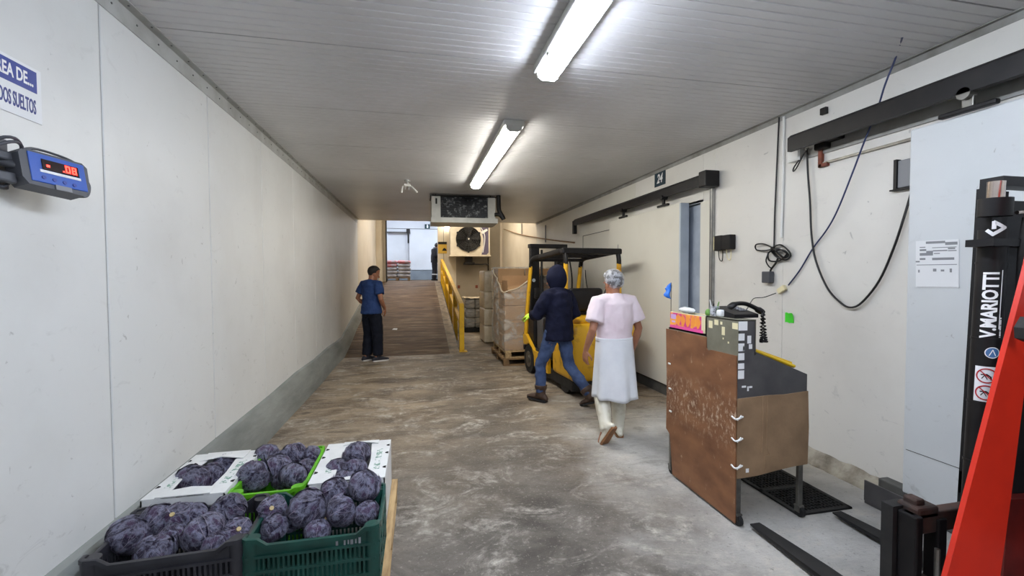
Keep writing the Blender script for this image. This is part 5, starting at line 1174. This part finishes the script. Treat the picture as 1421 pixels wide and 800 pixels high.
for y, z, w_, h_ in ((2.44, 1.285, .05, .04), (2.55, 1.24, .03, .055), (2.62, 1.29, .04, .035), (2.57, 1.29, .02, .02), (2.50, 1.17, .012, .012), (2.55, 1.19, .01, .012), (2.68, 1.27, .04, .05)):
    MB().box(xl-.0104, xl-.0092, y-w_/2, y+w_/2, z-h_/2, z+h_/2).build('label_scrap', M['ivory'], t)
for z in (.70, .56, .385):
    MB().tube(smoothpath([(xl-.026, yf+.03, z+.005), (xl-.028, yf-.002, z-.004), (xl-.01, yf-.016, z+.002), (xl+.02, yf-.014, z+.012)]), .006, 6).tube([(xl-.02, yf-.012, z-.01), (xl+.005, yf-.018, z+.022)], .005, 6).build('cable_tie', M['white'], t, smooth=60)
for y, z in ((3.17, .90), (3.16, .70), (3.15, .52)): MB().rbox(xl-.024, xl-.016, y-.016, y+.016, z-.007, z+.007, .003).build('cable_tie', M['white'], t)
# things on the stand
t = thing('snack_box', 'pink printed display carton on the desk ledge', 'carton', (2.04, 2.97, 1.19))
y0, y1 = 2.745, 3.195
MB().box(1.985, 1.99, y0, y1, 1.192, 1.318).box(2.085, 2.09, y0, y1, 1.192, 1.318).box(1.985, 2.09, y0, y0+.004, 1.192, 1.318).box(1.985, 2.09, y1-.004, y1, 1.192, 1.318).box(1.985, 2.09, y0, y1, 1.192, 1.197).build('tray', M['ivory'], t)
MB().box(1.9835, 1.985, y0+.05, y1-.004, 1.212, 1.312).build('printed_front', M['snack'], t)
MB().box(1.9832, 1.9849, y0+.03, y1, 1.192, 1.214).build('pink_edge', mat('pink_print', (228, 84, 156), .5), t)
pk = mat('orange_print', (242, 150, 60), .5)
for i in range(5):
    c_ = 2.83+.062*i; f_ = MB(); n = 10
    f_.add([(1.983, c_+.026*cos(2*pi*j/n)*(1+.2*(j % 2)), 1.262+.034*sin(2*pi*j/n)*(1+.2*(j % 3))) for j in range(n)], [tuple(range(n))]); f_.build('picture', pk, t)
MB().box(1.983, 1.9836, 3.11, 3.18, 1.262, 1.30).box(1.983, 1.9836, 3.12, 3.17, 1.235, 1.25).build('picture', mat('lilac_print', (206, 170, 220), .5), t)
MB().box(1.988, 2.088, y0+.01, y1-.06, 1.305, 1.310).build('clear_lid', M['net'], t)
t = thing('white_roll', 'crumpled white bag lying on top of the pink carton', 'bag', (2.05, 3.05, 1.318))
m_ = MB(); m_.ell((2.045, 3.06, 1.338), (.035, .095, .022), 18, 10); m_.v = [(p[0], p[1], p[2]+.006*noise.noise(V(p)*30)) for p in m_.v]; m_.build('bag', M['white'], t, 70)
t = thing('flag', 'small blue flag on a thin stick at the back of the desk', 'flag', (2.0, 3.21, 1.19))
MB().cyl((2.0, 3.208, 1.175), (2.0, 3.208, 1.55), .0035, n=6).build('stick', M['steel'], t)
fg = MB(); fg.grid(6, 10, lambda u, v: (1.998-.045*u+.012*sin(6*v), 3.205+.01*sin(5*u+4*v)+.03*u*(1-v), 1.55-.135*v-.05*u*(1-v)+.02*u*v)); fg.build('cloth', M['flagblue'], t, 70, solid=.002)
t = thing('desk_phone', 'black corded desk phone on the raised end of the desk', 'telephone', (2.14, 2.56, 1.326))
MB().prism([(2.50, 1.328), (2.72, 1.328), (2.72, 1.392), (2.50, 1.352)], 0, 2.02, 2.20).build('base', M['black'], t)
MB().tube(smoothpath([(2.015, 2.535, 1.400), (2.05, 2.53, 1.420), (2.12, 2.525, 1.420), (2.19, 2.52, 1.392), (2.235, 2.515, 1.365)]), [(.030, .018)]*5+[(.022, .014)]*12+[(.030, .020)]*4, 12, side=(0, 1, 0), round_caps=True).build('handset', M['black'], t, smooth=60)
kp = MB()
for i in range(4):
    for j in range(3): kp.rbox(2.13+.02*j, 2.144+.02*j, 2.58+.028*i, 2.60+.028*i, 1.368+.005*i, 1.376+.005*i, .002, seg=1)
kp.build('key', M['greybox'], t, kind='stuff')
MB().tube([(2.205+.030*(1-abs(1-2*i/90))**.7*(1 if i < 45 else -.2)+.008*cos(i*1.7), 2.47+.012*sin(i*1.7), 1.37-.20*sin(pi*i/90)) for i in range(91)], .0052, 5).build('coiled_cord', M['black'], t, smooth=60)
t = thing('clutter_cup', 'clear cup of pens and scraps beside the desk phone', 'cup', (2.02, 2.62, 1.327))
MB().tube([(2.005, 2.68, 1.328), (2.005, 2.68, 1.395)], [.028, .034], 14).build('cup', M['net'], t, smooth=50)
for i in range(5): a = i*1.3; MB().cyl((2.005+.012*cos(a), 2.68+.012*sin(a), 1.34), (2.005+.03*cos(a), 2.68+.03*sin(a), 1.415+.012*(i % 3)), .004, n=6).build('pen', M[('black', 'steel', 'white', 'black', 'greenveg')[i]], t)
mb = MB(); mb.ell((1.995, 2.735, 1.345), (.02, .022, .026), 12, 8); mb.v = [tuple(V(p)+V((0, 0, .006*noise.noise(V(p)*50)))) for p in mb.v]
single(mb, 'green_scrap', M['greenveg'], 'small green crumpled scrap beside the cup on the desk', 'scrap', smooth=60)
mb = MB(); mb.rbox(1.992, 2.03, 2.60, 2.65, 1.327, 1.375, .012, seg=3); single(mb, 'tape_roll', M['whitecard'], 'white tape roll at the edge beside the cup on the desk', 'tape', smooth=50)
t = thing('folder', 'bright yellow folder lying on the sloping desk top', 'folder', (2.3, 2.75, 1.0))
sl = (.945-1.11)/(xr-2.104); fz = lambda x: 1.11+sl*(x-2.10)
q = []
for x, y in ((2.16, 2.50), (2.47, 2.50), (2.47, 2.78), (2.16, 2.78)): q.append((x, y, fz(x)+.002))
MB().add(q+[(a, b, c+.042+.02*(a > 2.3)) for a, b, c in q], [(0, 1, 2, 3), (7, 6, 5, 4), (0, 4, 5, 1), (1, 5, 6, 2), (2, 6, 7, 3), (3, 7, 4, 0)]).build('cover', M['yellowfolder'], t)
MB().tube([(2.17, 2.50, fz(2.17)+.030), (2.48, 2.50, fz(2.48)+.040)], [(.012, .02)]*2, 10).build('spine', M['yellowfolder'], t, smooth=60)
# drain mat on the floor
t = thing('rubber_mat', 'black rubber grid mat on the floor behind the desk', 'mat', (2.68, 2.72, 0))
ang = -.12; x0, x1, y0, y1 = 2.46, 2.90, 2.42, 3.10
MB().rbox(x0, x1, y0, y0+.03, .001, .014, .003).rbox(x0, x1, y1-.03, y1, .001, .014, .003).rbox(x0, x0+.03, y0, y1, .001, .014, .003).rbox(x1-.03, x1, y0, y1, .001, .014, .003).rbox(x0, x1, (y0+y1)/2-.02, (y0+y1)/2+.02, .001, .014, .003).box(x0, x1, y0, y1, .0005, .003).build('border', M['rubber'], t)
gm = MB()
for i in range(1, 15): xx = x0+(x1-x0)*i/15; gm.box(xx-.004, xx+.004, y0, y1, .002, .012)
for i in range(1, 22): yy = y0+(y1-y0)*i/22; gm.box(x0, x1, yy-.004, yy+.004, .002, .012)
gm.build('grid', M['rubber'], t, kind='stuff')
# steel kerb plate before the near door
mb = MB(); a, b = onX(1228, 678, 3.06), onX(1262, 712, 3.06)
mb.rbox(3.055, 3.065, 2.20, 2.47, .02, .165, .003).rbox(3.055, 3.215, 2.20, 2.21, .02, .165, .003).rbox(3.06, 3.2, 2.2, 2.47, .0, .02, .003)
single(mb, 'kerb_plate', M['tin'], 'dark steel guard plate on the floor before the near sliding door', 'plate')

# ================================================================ RED STACKER TRUCK AT THE RIGHT EDGE
SK = thing('stacker_truck', 'black and red lift truck at the right edge with its forks on floor', 'forklift', (2.5, .9, 0))
lean = .028
def mz(y, z): return y-lean*(z-2.0)
def upright(x0, x1, d0, d1, z0, z1): 
    return MB().add([(x, mz(y, z), z) for z in (z0, z1) for x, y in ((x0, d0), (x1, d0), (x1, d1), (x0, d1))], [(3, 2, 1, 0), (4, 5, 6, 7), (0, 1, 5, 4), (1, 2, 6, 5), (2, 3, 7, 6), (3, 0, 4, 7)])
upright(2.395, 2.45, 1.41, 1.47, .06, 1.985).build('mast_upright', M['black'], SK)
upright(2.945, 3.0, 1.41, 1.47, .06, 1.985).build('mast_upright', M['black'], SK)
upright(2.46, 2.50, 1.42, 1.48, .10, 1.97).build('inner_upright', M['rubber'], SK); upright(2.89, 2.93, 1.42, 1.48, .10, 1.97).build('inner_upright', M['rubber'], SK)
upright(2.50, 2.89, 1.46, 1.465, .7, 1.94).build('mast_dark_plate', M['black'], SK)  # dark plate filling the space between the mast uprights
upright(2.395, 3.0, 1.38, 1.46, 1.985, 2.025).build('mast_top_bar', M['black'], SK)
upright(2.27, 3.02, 1.325, 1.42, 1.728, 1.758).build('cross_bar', M['black'], SK)
upright(2.395, 3.0, 1.40, 1.47, .62, .72).build('cross_bar', M['black'], SK)
xc, yc, rc = 2.366, 1.385, .047
MB().tube([(xc, mz(yc, .2), .2), (xc, mz(yc, 1.80), 1.80)], rc, 28).build('lift_cylinder', M['black'], SK, 40)
for z0_, z1_, r_ in ((1.855, 1.93, .053), (1.655, 1.665, .049), (1.335, 1.345, .049), (1.06, 1.07, .049), (.80, .812, .050)): MB().tube([(xc, mz(yc, z0_), z0_), (xc, mz(yc, z1_), z1_)], r_, 28).build('cylinder_collar', M['black'], SK, 40)
MB().tube([(xc, mz(yc, 1.9), 1.9), (xc, mz(yc, 2.0), 2.0)], .028, 20).build('piston_rod', M['chrome'], SK, 40)
MB().tube([(xc+.03, yc-.05, 1.865), (xc+.075, yc-.055, 1.87), (xc+.08, yc-.05, 1.845)], .008, 8).build('hose_fitting', M['chrome'], SK)
MB().tube(smoothpath([(xc+.08, yc-.05, 1.845), (xc+.06, yc-.05, 1.7), (xc+.09, yc-.03, 1.45), (xc+.08, yc-.04, 1.2)]), .011, 8).build('hose', M['rubber'], SK, smooth=60)
MB().tube(smoothpath([(2.62, 1.28, 1.28), (2.50, 1.32, 1.26), (2.43, 1.33, 1.18), (2.425, 1.34, 1.06)]), .009, 8).build('hose', M['rubber'], SK, smooth=60)
# lettering wrapped on the cylinder (reads upwards)
phi0 = math.atan2(-yc, -xc)+.10
def oncyl(b_, zc, rad, turn, up=True):
    me = bpy.data.meshes.new('t'); me.from_pydata(b_.v, [], b_.f); bb = bmesh.new(); bb.from_mesh(me); bpy.data.meshes.remove(me)
    ax_ = 1 if up else 0
    for i in range(-9, 10):
        pc = [0, 0, 0]; pc[ax_] = i*.005+.0001; nn_ = [0, 0, 0]; nn_[ax_] = 1
        bmesh.ops.bisect_plane(bb, geom=bb.verts[:]+bb.edges[:]+bb.faces[:], plane_co=pc, plane_no=nn_)
    bb.verts.index_update(); b_.v = [v.co[:] for v in bb.verts]; b_.f = [tuple(v.index for v in f.verts) for f in bb.faces]; b_.m = [0]*len(b_.f); bb.free()
    out = []
    for x, y, z in b_.v:
        if up: a, h_ = -y/rad, x
        else: a, h_ = x/rad, y
        a = -a if False else a
        an = phi0+turn+a; hz = zc+h_; out.append((xc+(rad+z)*cos(an), mz(yc, hz)+(rad+z)*sin(an), hz))
    b_.v = out; return b_
b_ = textmesh('V.MARIOTTI', .064, .0006, .0022, squeeze=.80); oncyl(b_, 1.485, rc+.001, .0).build('lettering', M['whitepaint'], SK)
b_ = MB(); b_.grid(2, 20, lambda u, v: (-.10+.245*v, -.030-.0035*u, 0)); oncyl(b_, 1.485, rc+.0012, 0).build('underline', M['whitepaint'], SK)
b_ = MB()
for i in range(14): b_.box(-.135+.006*i, -.135+.006*i+(.0045 if i % 4 else .002), -.040, -.034, -.0003, .0003)
oncyl(b_, 1.485, rc+.0012, 0).build('small_print', M['whitepaint'], SK)
def poly(pts, z=0): 
    m = MB(); n = len(pts); m.add([(p[0], p[1], .0006) for p in pts], [tuple(range(n))]); return m
def thick(path, w_):
    m = MB()
    for a, b in zip(path[:-1], path[1:]):
        a, b = V((a[0], a[1], 0)), V((b[0], b[1], 0)); d = (b-a).normalized(); s_ = V((-d.y, d.x, 0))*w_/2; a = a-d*w_*.35; b = b+d*w_*.35
        k_ = 6; vs = []
        for i in range(k_+1): p = a.lerp(b, i/k_); vs += [tuple(p+s_)[:2]+(.0006,), tuple(p-s_)[:2]+(.0006,)]
        m.add(vs, [(2*i, 2*i+1, 2*i+3, 2*i+2) for i in range(k_)])
    return m
oncyl(thick([(-.006, .004), (-.006, .028), (.026, .004), (-.008, -.022), (-.024, -.006)], .013), 1.80, rc+.001, .05, False).build('arrow_emblem', M['whitepaint'], SK)
# round blue badge and prohibition stickers
def disc(r_, x0=0, y0=0, n=24): return poly([(x0+r_*cos(2*pi*i/n), y0+r_*sin(2*pi*i/n)) for i in range(n)])
def ring_(r_, w_, x0=0, y0=0, n=28):
    m = MB(); vs = []
    for i in range(n): a = 2*pi*i/n; vs += [(x0+r_*cos(a), y0+r_*sin(a), .0012), (x0+(r_-w_)*cos(a), y0+(r_-w_)*sin(a), .0012)]
    return m.add(vs, [(2*i, 2*i+1, (2*i+3) % (2*n), (2*i+2) % (2*n)) for i in range(n)])
badge = mat('badge_blue', (70, 112, 160), .4)
oncyl(disc(.022), 1.285, rc+.001, .32, False).build('round_badge', badge, SK)
oncyl(ring_(.0235, .003), 1.285, rc+.001, .32, False).build('badge_ring', M['whitepaint'], SK)
oncyl(thick([(-.010, -.012), (0, .012), (.010, -.012)], .003), 1.285, rc+.002, .32, False).build('badge_mark', M['whitepaint'], SK)
b_ = MB(); b_.grid(8, 8, lambda u, v: (-.036+.072*u, -.075+.150*v, .0004)); oncyl(b_, 1.15, rc+.001, .06, False).build('sticker', M['paper'], SK)
sred = mat('sticker_red', (170, 34, 40), .5)
for dz in (.036, -.036):
    oncyl(ring_(.032, .005, 0, dz), 1.15, rc+.0012, .06, False).build('prohibition_ring', sred, SK)
    oncyl(thick([(-.018, dz+.018), (.018, dz-.018)], .004), 1.15, rc+.0018, .06, False).build('prohibition_bar', sred, SK)
    oncyl(thick([(-.016, dz+.004), (.0, dz+.006), (.012, dz-.004), (.014, dz-.016)], .005), 1.15, rc+.0012, .06, False).build('pictogram', M['black'], SK)
    oncyl(thick([(-.014, dz-.012), (-.006, dz+.002), (.002, dz-.014)], .003), 1.15, rc+.0012, .06, False).build('pictogram', M['black'], SK)
# red slanted plate and body
rp2 = [onY(px, py, 1.16) for px, py in ((1421, 376), (1452, 240), (1500, 200), (1440, 380), (1421, 515), (1399, 690), (1384, 800), (1376, 870), (1292, 870), (1310, 800))]
q2 = [(p.x, p.z) for p in rp2]
MB().prism(q2, 1, 1.152, 1.168).build('red_upright_plate', M['red'], SK)
bp = [onY(px, py, 1.25) for px, py in ((1440, 470), (1440, 900), (1374, 900), (1376, 640), (1400, 545))]
MB().prism([(p.x, p.z) for p in bp], 1, 1.25, 1.27).build('inner_panel', M['black'], SK)
bp = [onY(px, py, 1.22) for px, py in ((1450, 688), (1450, 900), (1376, 900), (1390, 690))]
MB().prism([(p.x, p.z) for p in bp], 1, 1.20, 1.24).build('step_panel', M['dred'], SK)
e_ = [onY(px, py, 1.12) for px, py in ((1421, 520), (1417, 530), (1395, 690), (1421, 690))]
rb_ = [onY(px, py, 1.11) for px, py in ((1421, 440), (1412, 455), (1413, 470), (1425, 475))]
MB().prism([(p.x, p.z) for p in rb_], 1, 1.09, 1.12).build('notch_patch', M['rubber'], SK)  # dark block standing in for the cutout notch in the red plate
MB().prism([(2.16, .10), (2.95, .10), (2.95, .52), (2.40, .52), (2.24, .30)], 1, .35, 1.13).build('chassis', M['dred'], SK)
MB().rbox(2.42, 2.95, .3, 1.10, .52, 1.5, .03).build('power_unit', M['black'], SK)
MB().rbox(2.36, 2.46, .5, 1.05, .52, .60, .01).build('chassis_edge', M['dred'], SK)
for y in (1.2, .5):
    for x in (2.3, 2.85): MB().cyl((x, y, .10), (x+.10, y, .10), .10, n=20).build('wheel', M['rubber'], SK, 40)
# carriage and forks
for z_ in (.50, .20): MB().rbox(2.04, 3.0, 1.44, 1.49, z_, z_+.09, .006).build('carriage_bar', M['rust'], SK)
MB().rbox(2.035, 2.075, 1.42, 1.50, .20, .59, .008).build('carriage_side', M['black'], SK)
MB().rbox(2.17, 2.22, 1.43, 1.49, .2, .56, .006).build('carriage_side', M['black'], SK)
MB().rbox(2.07, 2.19, 1.44, 1.53, .56, .615, .012).rbox(2.09, 2.14, 1.46, 1.52, .60, .64, .01).build('fork_hook', M['rust'], SK)
MB().cyl((2.12, 1.40, .28), (2.12, 1.40, .46), .010).build('fork_pin', M['steel'], SK)
for x in (2.07, 2.70):
    f_ = MB(); f_.prism([(1.50, .60), (1.50, .03), (1.54, .022), (2.30, .022), (2.36, .03), (2.36, .038), (1.9, .058), (1.55, .066), (1.55, .60)], 0, x-.055, x+.055)
    f_.v = [(x+(p[0]-x)*(1 if p[1] < 2.2 else .62), p[1], p[2]) for p in f_.v]; f_.build('fork', M['rubber'], SK)
# litter
mb = MB(); p = onZ(548, 471, rz(10.8)); p = onY(548, 471, 10.9)
mb.add([(p.x-.06, 10.88, rz(10.88)+.006), (p.x+.05, 10.85, rz(10.85)+.006), (p.x+.06, 10.97, rz(10.97)+.008), (p.x-.03, 10.99, rz(10.99)+.006)], [(0, 1, 2, 3)])
single(mb, 'paper_scrap', M['paper'], 'small white scrap lying on the ramp', 'litter', solid=.003)
